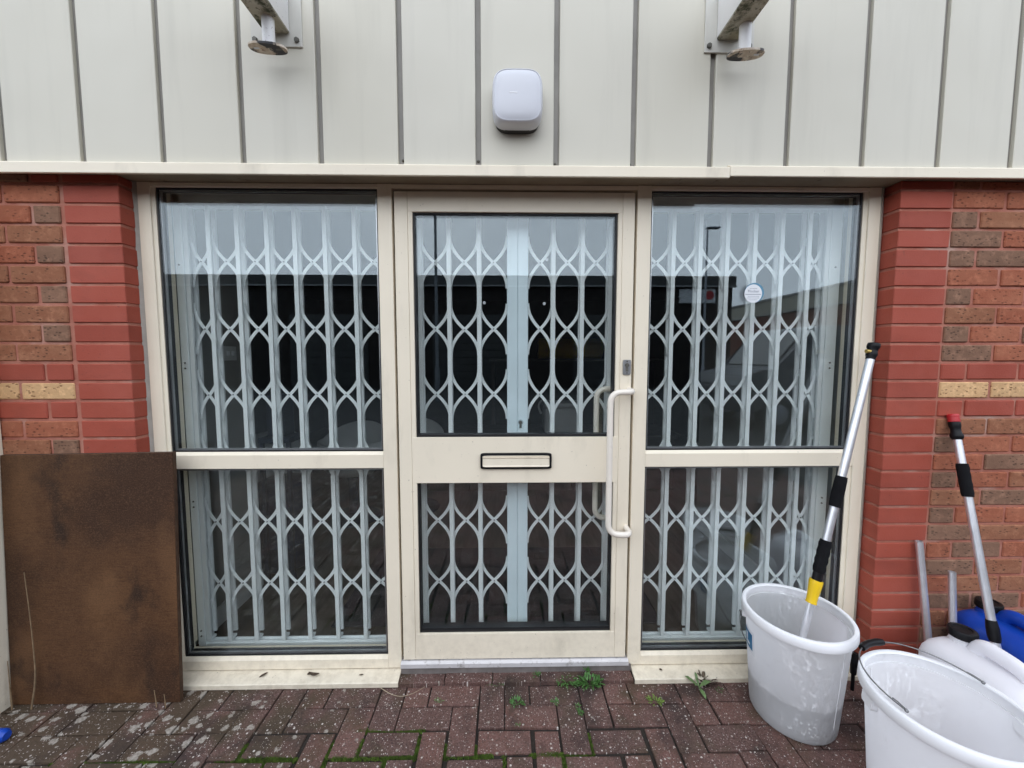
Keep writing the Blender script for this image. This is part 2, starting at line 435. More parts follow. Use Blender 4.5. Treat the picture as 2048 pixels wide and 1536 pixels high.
PX, PY, PX0, PY0 = 0.1025, 0.0965, -0.005, -0.050
pav_cache = {}
def paver_mesh(w, d):
    key = (round(w, 3), round(d, 3))
    if key not in pav_cache:
        b = NB(); box(b, -w / 2, w / 2, -d / 2, d / 2, -0.02, 0.0)
        top = [e for e in b.edges if all(v.co.z > -0.001 for v in e.verts)]
        bmesh.ops.bevel(b, geom=top, offset=0.0035, segments=2, profile=0.6, affect='EDGES')
        me = bpy.data.meshes.new('paver'); b.to_mesh(me); b.free(); me.materials.append(M_paver)
        pav_cache[key] = me
    return pav_cache[key]
far_bm = NB()
n_pav = 0
for r in range(0, 30):
    for c in range(-30, 31):
        k = (c + r - 1) % 4
        x0 = PX0 + c * PX; y1 = PY0 - r * PY
        if k == 0: w, d = 2, 1
        elif k == 2: w, d = 1, 2
        elif k == 3 and r == 0: w, d = 1, 1
        else: continue
        x1 = x0 + w * PX; y0 = y1 - d * PY
        xm = (x0 + x1) / 2
        wide = r >= 2 and -1.05 < xm < 0.62
        g = 0.0150 if wide else 0.0050
        if r < 8 and abs(xm) < 2.75:
            o = link('paver', paver_mesh(w * PX - g, d * PY - g), pavement, False)
            o.location = (xm + random.uniform(-.0015, .0015), (y0 + y1) / 2 + random.uniform(-.0015, .0015), random.uniform(-0.006, 0.001))
            o.rotation_euler = (random.uniform(-.022, .022), random.uniform(-.022, .022), random.uniform(-.016, .016))
            n_pav += 1
        else:
            box(far_bm, x0 + .002, x1 - .002, y0 + .002, y1 - .002, -0.012, random.uniform(-0.004, 0.0))
tag(obj('distant_pavers', far_bm, M_paver, pavement), kind='stuff')
# raised course of pavers in front of the door
for i in range(5):
    x0 = -0.462 + i * 0.2035
    w = 0.2005 if i < 4 else 0.19
    o = link('paver', paver_mesh(w, 0.075), pavement, False)
    o.location = (x0 + w / 2, -0.0155, 0.013 + random.uniform(-.002, .002)); o.rotation_euler = (R(1.5), random.uniform(-.006, .006), 0)
bm = NB(); box(bm, -0.46, 0.55, -0.05, 0.03, -0.012, -0.003); obj('mortar_bed', bm, M_soil, pavement)

# ------------------------------------------------------------------ brick walls
brick_cache = {}
def brick_mesh(w, h, d, mat, bev):
    key = (round(w, 3), round(h, 3), round(d, 3), mat.name)
    if key not in brick_cache:
        b = NB(); box(b, -w / 2, w / 2, 0, d, -h / 2, h / 2)
        fr = [e for e in b.edges if any(v.co.y < 0.001 for v in e.verts)]
        bmesh.ops.bevel(b, geom=fr, offset=bev, segments=1, affect='EDGES')
        me = bpy.data.meshes.new('brick'); b.to_mesh(me); b.free(); me.materials.append(mat)
        brick_cache[key] = me
    return brick_cache[key]
OR, BR, GR, YL, RD = M_bor, M_bbr, M_bgr, M_byl, M_brd
left_rows = {-1: (RD, GR), 0: (OR, OR), 1: (GR, OR), 2: (BR, BR), 3: (GR, OR), 4: (BR, BR), 5: (GR, BR), 6: (BR, BR), 7: (GR, BR), 8: (BR, BR), 9: (RD, RD),
             10: (YL, YL), 11: (RD, RD), 12: (OR, OR), 13: (GR, BR)}
right_rows = {-1: (BR, OR), 0: (OR, OR), 1: (GR, BR), 2: (GR, OR), 3: (GR, GR), 4: (OR, OR), 5: (GR, OR), 6: (BR, OR), 7: (GR, OR), 8: (GR, OR), 9: (RD, RD),
              10: (YL, YL), 11: (RD, RD), 12: (BR, BR), 13: (GR, OR), 14: (OR, GR), 15: (GR, OR), 16: (BR, GR), 17: (GR, OR), 18: (GR, BR), 19: (OR, GR), 20: (GR, BR),
              21: (OR, BR), 22: (GR, GR), 23: (BR, BR), 24: (GR, OR), 25: (RD, RD), 26: (BR, BR)}
ZT, CP = 2.027, 0.0745
def brick_wall(side, label):
    s = -1 if side == 'l' else 1
    loc = (s * 1.9, -0.06, 0)
    root = thing('brick_wall', label, 'wall', loc, 'brick walls either side of the shopfront')
    xc, xe = (-1.4565, -2.45) if s < 0 else (1.5405, 2.55)
    bm = NB()
    lo, hi = min(xc + s * 0.004, xe), max(xc + s * 0.004, xe)
    box(bm, lo, hi, -0.0545, 0.30, -0.02, 2.062)
    obj('mortar', bm, M_mortar, root)
    rows = left_rows if s < 0 else right_rows
    f0 = 1.680 if s < 0 else 1.757
    for k in range(-1, 27):
        zt = ZT - CP * k - 0.0055; zb = ZT - CP * (k + 1) + 0.0055
        if k == -1: zt = 2.060; zb = ZT + 0.0055
        h = zt - zb; zc = (zt + zb) / 2
        # squint special at the corner
        pw = 0.2055
        o = link('brick', brick_mesh(pw, h, 0.14, RD, 0.0022), root, False)
        px = xc + s * pw / 2
        o.location = (px - loc[0] + random.uniform(-.001, .001), -0.06 - loc[1] + random.uniform(-.0008, .0008), zc)
        o.rotation_euler = (random.uniform(-.004, .004), random.uniform(-.002, .002), 0)
        half = (k % 2 == 1)
        mats = rows.get(k, (random.choice([OR, BR, GR]), random.choice([OR, BR, GR])))
        u = f0; i = 0
        while u < abs(xe) - 0.06:
            w = 0.0975 if (half and i == 0) else 0.2005
            w = min(w, abs(xe) - u)
            if i == 0: mt = mats[0]
            elif i == 1: mt = mats[1]
            else: mt = mats[0] if mats[0] in (YL, RD) else random.choice([OR, OR, BR, GR])
            o = link('brick', brick_mesh(w, h, 0.06, mt, 0.0035), root, False)
            o.location = (s * (u + w / 2) - loc[0], -0.0605 - loc[1] + random.uniform(-.0025, .0015), zc + random.uniform(-.001, .001))
            o.rotation_euler = (random.uniform(-.012, .012), random.uniform(-.006, .006), random.uniform(-.006, .006))
            u += w + 0.0135; i += 1
    return root
brick_wall('l', 'red and brown brick wall left of the shopfront, behind the brown board')
brick_wall('r', 'red and brown brick wall right of the shopfront, behind the canisters')

# ------------------------------------------------------------------ cladding wall above
clad = thing('cladding_wall', 'cream grey vertical metal cladding wall above the door and windows', 'wall', (0, -0.085, 2.08))
bm = NB(); box(bm, -4.2, 4.4, -0.086, 0.32, 2.068, 4.3); obj('shaded_backing', bm, M_groove, clad)  # slab behind the panels, its dark colour deepens the groove shade
seams = [-1.819, -1.536, -1.248, -.959, -.677, -.384, -.099, .189, .476, .765, 1.053, 1.341, 1.63, 1.912]
seams = [seams[0] - .2875 * k for k in (7, 6, 5, 4, 3, 2, 1)] + seams + [seams[-1] + .2875 * k for k in (1, 2, 3, 4, 5, 6, 7)]
for a, b in zip(seams, seams[1:]):
    bm = NB()
    prof = [(a + .0105, -0.0865), (a + .0105, -0.0985), (a + .013, -0.1), (b - .013, -0.1), (b - .0105, -0.0985), (b - .0105, -0.0865)]
    prism(bm, prof, 'z', 2.079, 4.28)
    obj('cladding_panel', bm, M_cladding, clad)
for x, z in ((-.380, 2.107), (-.100, 2.106), (.186, 2.098), (.468, 2.098)):
    bm = NB(); bmesh.ops.create_uvsphere(bm, u_segments=10, v_segments=6, radius=0.0052, matrix=Matrix.Translation((x, -0.087, z)))
    obj('screw', bm, M_bolt, clad, True)
# drip flashing, two overlapped lengths
def flashing(x0, x1, z0, z1, yo):
    bm = NB()
    prof = [(-0.088, z1 + 0.010), (-0.104, z1 + 0.006), (-0.120 + yo, z1 - 0.001), (-0.122 + yo, z1 - 0.004), (-0.122 + yo, z0 + .002), (-0.1205 + yo, z0), (-0.112, z0), (-0.112, z1 - .012), (-0.088, z1 - .008)]
    prism(bm, prof, 'x', x0, x1)
    return obj('flashing', bm, M_flash, clad)
flashing(-4.2, 0.829, 2.0385, 2.079, 0.0)
flashing(0.832, 4.4, 2.0465, 2.085, 0.0025)
bm = NB(); box(bm, -4.2, 4.4, -0.1115, 0.02, 2.0625, 2.0675); obj('soffit', bm, M_soffit, clad)

# ------------------------------------------------------------------ shopfront: windows and door frame
ZB, ZH = 0.036, 2.0615          # frame bottom, soffit
def glass_unit(bm, x0, x1, z0, z1, y=0.013):
    box(bm, x0, x1, y, y + 0.004, z0, z1); box(bm, x0, x1, y + 0.014, y + 0.018, z0, z1)
def gasket_frame(bm, x0, x1, z0, z1, t, y0=0.0085, y1=0.05):
    box(bm, x0 - t, x0, y0, y1, z0 - t, z1 + t); box(bm, x1, x1 + t, y0, y1, z0 - t, z1 + t)
    box(bm, x0, x1, y0 + .0004, y1, z0 - t, z0); box(bm, x0, x1, y0 + .0004, y1, z1, z1 + t)
def side_window(s, label):
    # s=-1 left window, +1 right window
    if s < 0:
        xo, xj, xg = -1.443, -1.394, -1.372      # outer, jamb front inner edge, glass edge
        m0, m1 = -0.5077, -0.4515
        so, sx0, sx1 = -1.458, -1.440, -0.452
    else:
        xo, xj, xg = 1.523, 1.474, 1.449
        m0, m1 = 0.5873, 0.5312
        so, sx0, sx1 = 1.5385, 1.522, 0.546
    root = thing('window', label, 'window', ((xo + m1) / 2, 0, 0), 'fixed windows either side of the door')
    def span(a, b): return (min(a, b), max(a, b))
    bm = NB(); box(bm, *span(xo, xj), 0, 0.07, ZB, ZH, 0.0015); obj('jamb', bm, M_cream, root)
    bm = NB(); box(bm, *span(m0, m1), 0.0, 0.07, ZB, ZH, 0.0015); obj('mullion', bm, M_cream, root)
    a, b = span(xj, m0)
    e = 0.0004
    bm = NB(); box(bm, a + e, b - e, 0.001, 0.07, 2.045, ZH - .001, 0.0012); obj('head_rail', bm, M_cream, root)
    bm = NB()                                   # transom with a sloped bead on top
    prism(bm, [(0.001, 0.9164), (0.001, 0.9725), (0.0095, 0.985), (0.07, 0.985), (0.07, 0.9164)], 'x', a + e, b - e); obj('transom', bm, M_cream, root)
    bm = NB()
    prism(bm, [(0.001, ZB), (0.001, 0.076), (0.0095, 0.091), (0.07, 0.091), (0.07, ZB)], 'x', a + e, b - e); obj('bottom_rail', bm, M_cream, root)
    # glazing bead down the jamb, sloping back to the glass
    bm = NB()
    xb = xg - s * -0.0 
    prism(bm, [(xj, 0.006), (xj, 0.068), (xg + s * 0.0095, 0.068), (xg + s * 0.0095, 0.0105)], 'z', 0.0915, 2.0445); obj('glazing_bead', bm, M_cream, root)
    for z0, z1 in ((0.9915, 2.0385), (0.0975, 0.911)):
        ga, gb = span(xg, m0 - s * -0.0065)
        ga, gb = (xg, m0 - 0.0065) if s < 0 else (m0 + 0.0065, xg)
        bm = NB(); gasket_frame(bm, ga, gb, z0, z1, 0.0062, 0.0115); obj('gasket', bm, M_black, root)
        bm = NB(); glass_unit(bm, ga - .003, gb + .003, z0 - .003, z1 + .003); obj('glass_pane', bm, M_glass, root)
        bm = NB()
        for (p, q, u, v) in ((ga, ga + .006, z0 + .006, z1 - .006), (gb - .006, gb, z0 + .006, z1 - .006), (ga, gb, z0, z0 + .006), (ga, gb, z1 - .006, z1)):
            box(bm, p, q, 0.0175, 0.0265, u, v)
        obj('spacer_bar', bm, M_steel, root)
    bm = NB(); box(bm, *span(xo + s * -.022, xo + s * -.036), .0705, .112, .09, 2.099); obj('inner_lining', bm, M_cream, root)
    bm = NB()
    a2, b2 = span(so, xo)
    rings = []
    for i in range(41):
        z = 0.02 + (ZH - .02) * i / 40; w = random.uniform(-.002, .002)
        rings.append([(a2, 0.012, z), (a2, -0.004 + w, z), ((a2 + b2) / 2 + w, 0.001 + w, z), (b2, 0.006, z), (b2, 0.02, z)])
    loft(bm, rings); obj('sealant', bm, M_sealant, root)
    bm = NB()
    c0, c1 = span(sx0, sx1)
    prism(bm, [(0.05, 0.033), (0.004, 0.031), (-0.054, 0.0185), (-0.0575, 0.016), (-0.0575, -0.002), (-0.052, -0.002), (-0.052, 0.012), (0.05, 0.022)], 'x', c0, c1)
    obj('sill', bm, M_sill, root)
    bm = NB(); box(bm, c0 + .01, c1 - .002, 0.012, 0.06, 0.028, 0.0365); obj('sill_gap_shade', bm, M_gap_shade, root)  # near-black fill painted as the shadow between frame and sill
    return root
side_window(-1, 'left window of two clear panes in a cream frame beside the brown board')
side_window(1, 'right window of two clear panes in a cream frame, round sticker on its glass')

# door
door = thing('door', 'cream glazed door with letter box and long white pull handle', 'door', (0.04, 0, 0.04))
DX0, DX1, DZ0, DZ1 = -0.4425, 0.5215, 0.070, 2.0345
bm = NB()
box(bm, -0.4514, 0.5311, 0.004, 0.07, 2.0445, ZH - .001); obj('head_frame', bm, M_cream, door)
bm = NB()
box(bm, -0.4513, -0.4435, 0.03, 0.068, 0.04, 2.044); box(bm, 0.5228, 0.5310, 0.03, 0.068, 0.04, 2.044); box(bm, -0.443, 0.5225, 0.03, 0.068, 2.036, 2.0443)
obj('rebate_seal', bm, M_black, door)
bm = NB(); box(bm, DX0, -0.3905, 0.003, 0.05, DZ0, DZ1, 0.001); box(bm, -0.3899, -0.3715, 0.0045, 0.05, DZ0 + .115, DZ1 - .075, 0.001); obj('stile', bm, M_cream, door)
bm = NB(); box(bm, 0.4735, DX1, 0.003, 0.05, DZ0, DZ1, 0.001); box(bm, 0.455, 0.4729, 0.0045, 0.05, DZ0 + .115, DZ1 - .075, 0.001); obj('stile', bm, M_cream, door)
bm = NB(); box(bm, -0.3898, 0.4728, 0.0035, 0.05, 1.956, DZ1, 0.001); obj('top_rail', bm, M_cream, door)
bm = NB(); box(bm, -0.3898, 0.4728, 0.0035, 0.05, 0.850, 1.044, 0.001); midrail = obj('mid_rail', bm, M_cream, door)
bm = NB(); box(bm, -0.3898, 0.4728, 0.0035, 0.05, DZ0, 0.186, 0.001); obj('bottom_rail', bm, M_cream, door)
for z0, z1 in ((1.0545, 1.950), (0.2035, 0.846)):
    bm = NB(); gasket_frame(bm, -0.3645, 0.448, z0, z1, 0.0065 if z0 > 1 else 0.0065, 0.014)
    box(bm, -0.371, 0.4545, 0.012, 0.05, (1.0445 if z0 > 1 else 0.1865), z0 - 0.0066)
    obj('gasket', bm, M_black, door)
    bm = NB(); glass_unit(bm, -0.367, 0.4505, z0 - .003, z1 + .003, 0.022); obj('glass_pane', bm, M_glass, door)
# letter box on the mid rail
bm = NB()
lx0, lx1, lz0, lz1 = -0.1055, 0.1925, 0.911, 0.9785
o_ = sup((lx1 - lx0) / 2, (lz1 - lz0) / 2, 14, 40); i_ = sup((lx1 - lx0) / 2 - .009, (lz1 - lz0) / 2 - .009, 14, 40)
cx, cz = (lx0 + lx1) / 2, (lz0 + lz1) / 2
loft(bm, [[(cx + u, 0.004, cz + v) for u, v in o_], [(cx + u * .997, -0.006, cz + v * .985) for u, v in o_], [(cx + u, -0.0075, cz + v) for u, v in i_], [(cx + u, 0.002, cz + v) for u, v in i_]], False)
lb = obj('letter_box', bm, M_blackp, midrail, True, 30)
bm = NB()
prism(bm, [(0.0, 0.9205), (-0.0065, 0.9205), (-0.0065, 0.9225), (-0.0045, 0.926), (-0.0045, 0.954), (-0.0072, 0.9605), (-0.004, 0.9615), (-0.0045, 0.9632), (-0.006, 0.9635), (-0.006, 0.969), (0.0, 0.969)], 'x', lx0 + .0095, lx1 - .0095)
obj('letter_flap', bm, M_cream, midrail)
# lock plate
bm = NB()
loft(bm, [[(0.5005 + u, 0.004, 1.3355 + v) for u, v in sup(.0165, .031, 8, 32)], [(0.5005 + u * .97, -0.003, 1.3355 + v * .985) for u, v in sup(.0165, .031, 8, 32)]])
obj('lock_plate', bm, M_steel, door, True, 30)
bm = NB()
box(bm, 0.4955, 0.5055, -0.0045, 0.0, 1.318, 1.345)
bmesh.ops.create_cone(bm, cap_ends=True, segments=16, radius1=.0085, radius2=.0085, depth=.006, matrix=Matrix.Translation((.5005, -.003, 1.3445)) @ Matrix.Rotation(R(90), 4, 'X'))
obj('lock_cylinder', bm, M_bolt, door)
for z in (1.3595, 1.3125):
    bm = NB(); bmesh.ops.create_cone(bm, cap_ends=True, segments=10, radius1=.003, radius2=.003, depth=.003, matrix=Matrix.Translation((.5005, -.0035, z)) @ Matrix.Rotation(R(90), 4, 'X'))
    obj('lock_screw', bm, M_bolt, door)
# pull handle: offset bar with returned ends
def bend(pts, r=0.03, n=6):
    P = [Vector(p) for p in pts]; out = [P[0]]
    for a, b, c in zip(P, P[1:], P[2:]):
        d1 = (a - b).normalized(); d2 = (c - b).normalized()
        rr = min(r, (a - b).length * .49, (c - b).length * .49)
        s, e = b + d1 * rr, b + d2 * rr
        for i in range(n + 1):
            t = i / n; out.append(s * (1 - t) ** 2 + b * 2 * t * (1 - t) + e * t * t)
    out.append(P[-1]); return out
bm = NB()
tube(bm, bend([(0.512, 0.004, 1.2415), (0.512, -0.062, 1.2385), (0.4185, -0.062, 1.2365), (0.4185, -0.062, 0.655), (0.512, -0.062, 0.650), (0.512, 0.004, 0.6535)], 0.045, 8), 0.0122, 16)
obj('pull_handle', bm, M_white_handle, door, True, 50)
bm = NB()
tube(bm, bend([(0.512, 0.049, 1.2415), (0.512, 0.104, 1.2385), (0.402, 0.104, 1.2365), (0.402, 0.104, 0.655), (0.512, 0.104, 0.650), (0.512, 0.049, 0.6535)], 0.045, 8), 0.0122, 16)
obj('pull_handle', bm, M_white_handle, door, True, 50)['label'] = 'matching inner pull handle seen through the glass'
# aluminium threshold
bm = NB(); prism(bm, [(0.055, 0.066), (0.0, 0.066), (-0.012, 0.060), (-0.014, 0.044), (0.055, 0.044)], 'x', -0.452, 0.532); obj('threshold_strip', bm, M_aluthr, door)
bm = NB(); box(bm, -0.452, 0.544, -0.006, 0.05, 0.012, 0.0435); obj('threshold_base', bm, simple('threshold_concrete', (0.17, 0.15, 0.14), 0.9, var=.2, vs=20, bs=70, bd=.003), door)

# sticker on the right window
st = thing('window_sticker', 'round white and blue printed sticker on the right window', 'sticker', (1.022, 0.0115, 1.64))
M_stw = simple('sticker_white', (0.78, 0.80, 0.82), 0.5, var=.02); M_stb = simple('sticker_blue', (0.10, 0.26, 0.38), 0.5, var=.05); M_stg = simple('sticker_print', (0.20, 0.22, 0.28), 0.6)
bm = NB(); pts = [(1.0265 + .0405 * math.cos(t), 1.642 + .0405 * math.sin(t)) for t in [2 * math.pi * k / 48 for k in range(48)]]
prism(bm, pts, 'y', 0.0122, 0.0128); obj('backing', bm, M_stb, st)
bm = NB(); pts = [(1.022 + .0365 * math.cos(t), 1.6385 + .0375 * math.sin(t)) for t in [2 * math.pi * k / 48 for k in range(48)]]
prism(bm, pts, 'y', 0.0114, 0.0120); obj('face', bm, M_stw, st)
def text(body, size, loc, mat, parent, name='lettering', rot=(R(90), 0, 0), sx=1.0):
    cu = bpy.data.curves.new(name, 'FONT'); cu.body = body; cu.size = size; cu.align_x = 'CENTER'; cu.align_y = 'CENTER'
    cu.extrude = 0.0001; cu.resolution_u = 2
    tmp = bpy.data.objects.new('tmp_text', cu); C.objects.link(tmp)
    bpy.context.view_layer.update()
    me = bpy.data.meshes.new_from_object(tmp.evaluated_get(bpy.context.evaluated_depsgraph_get()))
    bpy.data.objects.remove(tmp); bpy.data.curves.remove(cu)
    me.materials.clear(); me.materials.append(mat)
    o = link(name, me, parent, False)
    pl = parent.location
    o.location = (loc[0] - pl[0], loc[1] - pl[1], loc[2] - pl[2]); o.rotation_euler = rot; o.scale = (sx, 1, 1)
    return o
text('Flocker', 0.0155, (1.0225, 0.0111, 1.648), M_stg, st)
bm = NB(); box(bm, 0.9885, 1.054, 0.0111, 0.0114, 1.6345, 1.6365)
for z, w in ((1.6585, .03), (1.627, .044), (1.620, .05), (1.6125, .036)):
    x = 1.022 - w / 2
    while x < 1.022 + w / 2:
        l = random.uniform(.003, .008); box(bm, x, x + l, 0.0111, 0.0114, z, z + .0016); x += l + .0022
obj('print_line', bm, M_stg, st)
# two small discs stuck inside the door glass
for x, z, dx in ((-0.088, 1.603, 0), (0.162, 1.600, 0), (0.172, 1.78, 0)):
    bm = NB(); bmesh.ops.create_cone(bm, cap_ends=True, segments=14, radius1=.0065, radius2=.0055, depth=.004, matrix=Matrix.Translation((x, 0.0425, z)) @ Matrix.Rotation(R(90), 4, 'X'))
    where = 'left of the blue gate post' if x < 0 else ('right of the blue gate post' if z < 1.7 else 'high right of the blue gate post')
    tag(obj('stick_on_disc', bm, M_alarm, None, True), 'small white disc on the door glass, ' + where, 'disc', 'white discs stuck on the door glass')

# ------------------------------------------------------------------ collapsible security gates behind the glass
GY = 0.14
strap_cache, pick_me = {}, []
def strap_mesh(gap, mirror):
    key = (round(gap, 3), mirror)
    if key not in strap_cache:
        hw, H, wd = gap / 2, 0.112, 0.0066
        pts = []
        N = 10
        for i in range(-N, N + 1):
            t = abs(i) / N; x = hw * (1 - (1 - t) ** 2.15); z = -H * t
            if i < 0: x, z = -x, -z
            pts.append(Vector((x * (-1 if mirror else 1), 0, z)))
        bm = NB(); y0 = 0.0022 if mirror else -0.0022
        A, B = [], []
        for i, p in enumerate(pts):
            a = pts[max(i - 1, 0)]; b = pts[min(i + 1, len(pts) - 1)]; tv = (b - a).normalized(); n = Vector((-tv.z, 0, tv.x))
            A.append([bm.verts.new(p + n * wd + Vector((0, y0 + d, 0))) for d in (-.0012, .0012)])
            B.append([bm.verts.new(p - n * wd + Vector((0, y0 + d, 0))) for d in (-.0012, .0012)])
        for i in range(len(pts) - 1):
            bm.faces.new((A[i][0], A[i + 1][0], B[i + 1][0], B[i][0])); bm.faces.new((A[i][1], B[i][1], B[i + 1][1], A[i + 1][1]))
            bm.faces.new((A[i][0], A[i][1], A[i + 1][1], A[i + 1][0])); bm.faces.new((B[i][0], B[i + 1][0], B[i + 1][1], B[i][1]))
        if not mirror:
            ret = bmesh.ops.create_cone(bm, cap_ends=True, segments=8, radius1=.0032, radius2=.0028, depth=.006, matrix=Matrix.Translation((0, -.0045, 0)) @ Matrix.Rotation(R(90), 4, 'X'))
            for f in set(f for v in ret['verts'] for f in v.link_faces): f.material_index = 1
        me = bpy.data.meshes.new('strap'); bmesh.ops.recalc_face_normals(bm, faces=bm.faces); bm.to_mesh(me); bm.free(); me.materials.append(M_gate); me.materials.append(M_rivet)
        strap_cache[key] = me
    return strap_cache[key]
def picket_mesh():
    if not pick_me:
        bm = NB()
        for y in (-0.0225, 0.0135):         # front and rear U channels
            w = 0.0088
            prism(bm, [(-w, y), (w, y), (w, y + .009), (w - .002, y + .009), (w - .002, y + .002), (-w + .002, y + .002), (-w + .002, y + .009), (-w, y + .009)], 'z', 0.0 + (0.0 if y < 0 else 0.022), 1.975)
        box(bm, -.0085, .0085, -.013, .0134, 0.0, 0.010)
        for z in (0.012,): bmesh.ops.create_cone(bm, cap_ends=True, segments=8, radius1=.003, radius2=.003, depth=.003, matrix=Matrix.Translation((0, -.0235, z)) @ Matrix.Rotation(R(90), 4, 'X'))
        for zr in ROWS:                     # pivot spacers between the channels
            for dz in (-.085, .085):
                box(bm, -.004, .004, -.0125, .0128, zr + dz - .08 - .004, zr + dz - .08 + .004)
        me = bpy.data.meshes.new('picket'); bmesh.ops.recalc_face_normals(bm, faces=bm.faces); bm.to_mesh(me); bm.free(); me.materials.append(M_gate)
        pick_me.append(me)
    return pick_me[0]
ROWS = [1.790 - 0.2895 * k for k in range(6)]
def gate(xs, end_post, lock_post, label, keyhole):
    loc = (xs[len(xs) // 2], GY, 0.08)
    root = thing('security_gate', label, 'security gate', loc, 'folding security gates behind the glass')
    for x in xs:
        o = link('picket', picket_mesh(), root, False); o.location = (x - loc[0] + random.uniform(-.0012, .0012), random.uniform(-.001, .001), random.uniform(-.002, .001)); o.rotation_euler = (0, random.uniform(-.0012, .0012), random.uniform(-.03, .03))
    bm = NB(); box(bm, end_post[0], end_post[1], GY - .024, GY + .03, 0.055, 2.099, 0.002); ep = obj('end_post', bm, M_gate, root)
    xm = (end_post[0] + end_post[1]) / 2
    for z in (1.352, 1.328, .735, .71, .13, .105, 1.77):
        bm = NB(); bmesh.ops.create_cone(bm, cap_ends=True, segments=8, radius1=.0035, radius2=.0035, depth=.004, matrix=Matrix.Translation((xm, GY - .0255, z)) @ Matrix.Rotation(R(90), 4, 'X'))
        obj('screw', bm, M_bolt, ep)
    bm = NB(); box(bm, lock_post[0], lock_post[1], GY - .028, GY + .024, 0.06, 2.05, 0.0025); lp = obj('lock_post', bm, M_gate_post, root)
    if keyhole:
        kx = keyhole
        bm = NB()
        bmesh.ops.create_cone(bm, cap_ends=True, segments=20, radius1=.0125, radius2=.0115, depth=.003, matrix=Matrix.Translation((kx, GY - .0292, 1.088)) @ Matrix.Rotation(R(90), 4, 'X'))
        box(bm, kx - .0065, kx + .0065, GY - .0305, GY - .028, 1.062, 1.088); obj('escutcheon', bm, simple('escutcheon_grey', (.42, .50, .53), .4), lp)
        bm = NB()
        bmesh.ops.create_cone(bm, cap_ends=True, segments=14, radius1=.0075, radius2=.0075, depth=.003, matrix=Matrix.Translation((kx, GY - .0318, 1.088)) @ Matrix.Rotation(R(90), 4, 'X'))
        box(bm, kx - .0042, kx + .0042, GY - .033, GY - .0306, 1.064, 1.088); obj('keyhole', bm, M_bolt, lp)
    allx = sorted(xs)
    edges = [end_post[1] if end_post[0] < allx[0] else None] + allx + [lock_post[0] if lock_post[0] > allx[-1] else None]
    if edges[0] is None: edges[0] = lock_post[1]
    if edges[-1] is None: edges[-1] = end_post[0]
    for i, (a, b) in enumerate(zip(edges, edges[1:])):
        if b - a < .05: continue
        la = a + (0.0 if i == 0 else 0.0035); rb = b - (0.0 if i == len(edges) - 2 else 0.0035)
        for z in ROWS:
            for mir in (False, True):
                o = link('strap', strap_mesh(rb - la, mir), root, False)
                o.location = ((la + rb) / 2 - loc[0], 0, z - loc[2] + random.uniform(-.0015, .0015) * (0 if mir else 1))
    lo = min(end_post[0], lock_post[0]); hi = max(end_post[1], lock_post[1])
    bm = NB(); box(bm, lo, hi, GY - .02, GY + .022, 0.050, 0.064); box(bm, lo, hi, GY - .013, GY - .010, .064, .072); box(bm, lo, hi, GY + .010, GY + .013, .064, .072); obj('bottom_track', bm, M_gate, root)
    bm = NB(); box(bm, lo, hi, GY - .024, GY + .026, 2.018, 2.095); obj('top_track', bm, M_gate, root)
    return root
gate([-1.360, -1.266, -1.145, -1.021, -.900, -.773, -.645, -.507, -.372, -.245, -.116], (-1.408, -1.374), (0.007, 0.0525),
     'left leaf of the pale blue folding lattice gate, behind the left window', None)
gate([.210, .335, .460, .596, .732, .850, .969, 1.09, 1.213, 1.331, 1.410], (1.423, 1.472), (0.0535, 0.099),
     'right leaf of the pale blue folding lattice gate, with keyhole post', 0.0665)

# ------------------------------------------------------------------ alarm box
al = thing('alarm_box', 'white rounded alarm box on the cladding above the door', 'alarm', (0.0435, -0.1, 2.287))
ax, az = 0.0435, 2.287
bm = NB()
def ring(w, h, y, n=3.6, dz=0): return [(ax + u, y, az + dz + .003 + v) for u, v in sup(w * .99, h * 1.035, n + .8, 48)]
loft(bm, [ring(.084, .084, -.118), ring(.0895, .0895, -.122, 3.4), ring(.0905, .0905, -.140, 3.2), ring(.0895, .0895, -.160, 3.2), ring(.0865, .086, -.168, 3.2), ring(.084, .0835, -.1725, 3.2), ring(.0825, .082, -.1732, 3.2), ring(.0812, .0807, -.1718, 3.2), ring(.074, .073, -.1752, 3.0), ring(.06, .058, -.1785, 2.8), ring(.03, .03, -.1800, 2.4), ring(.004, .004, -.1802, 2)])
cov = obj('cover', bm, M_alarm, al, True, 60)
bm = NB(); box(bm, ax - .028, ax - .002, -.1806, -.1785, az + .004, az + .0075); obj('dash_mark', bm, M_rim, cov)
bm = NB(); loft(bm, [ring(.083, .086, -.1005, 3.4, -.004), ring(.083, .086, -.124, 3.4, -.004)]); obj('backplate', bm, simple('dark_backplate', (.022, .020, .018), .6), al, True)

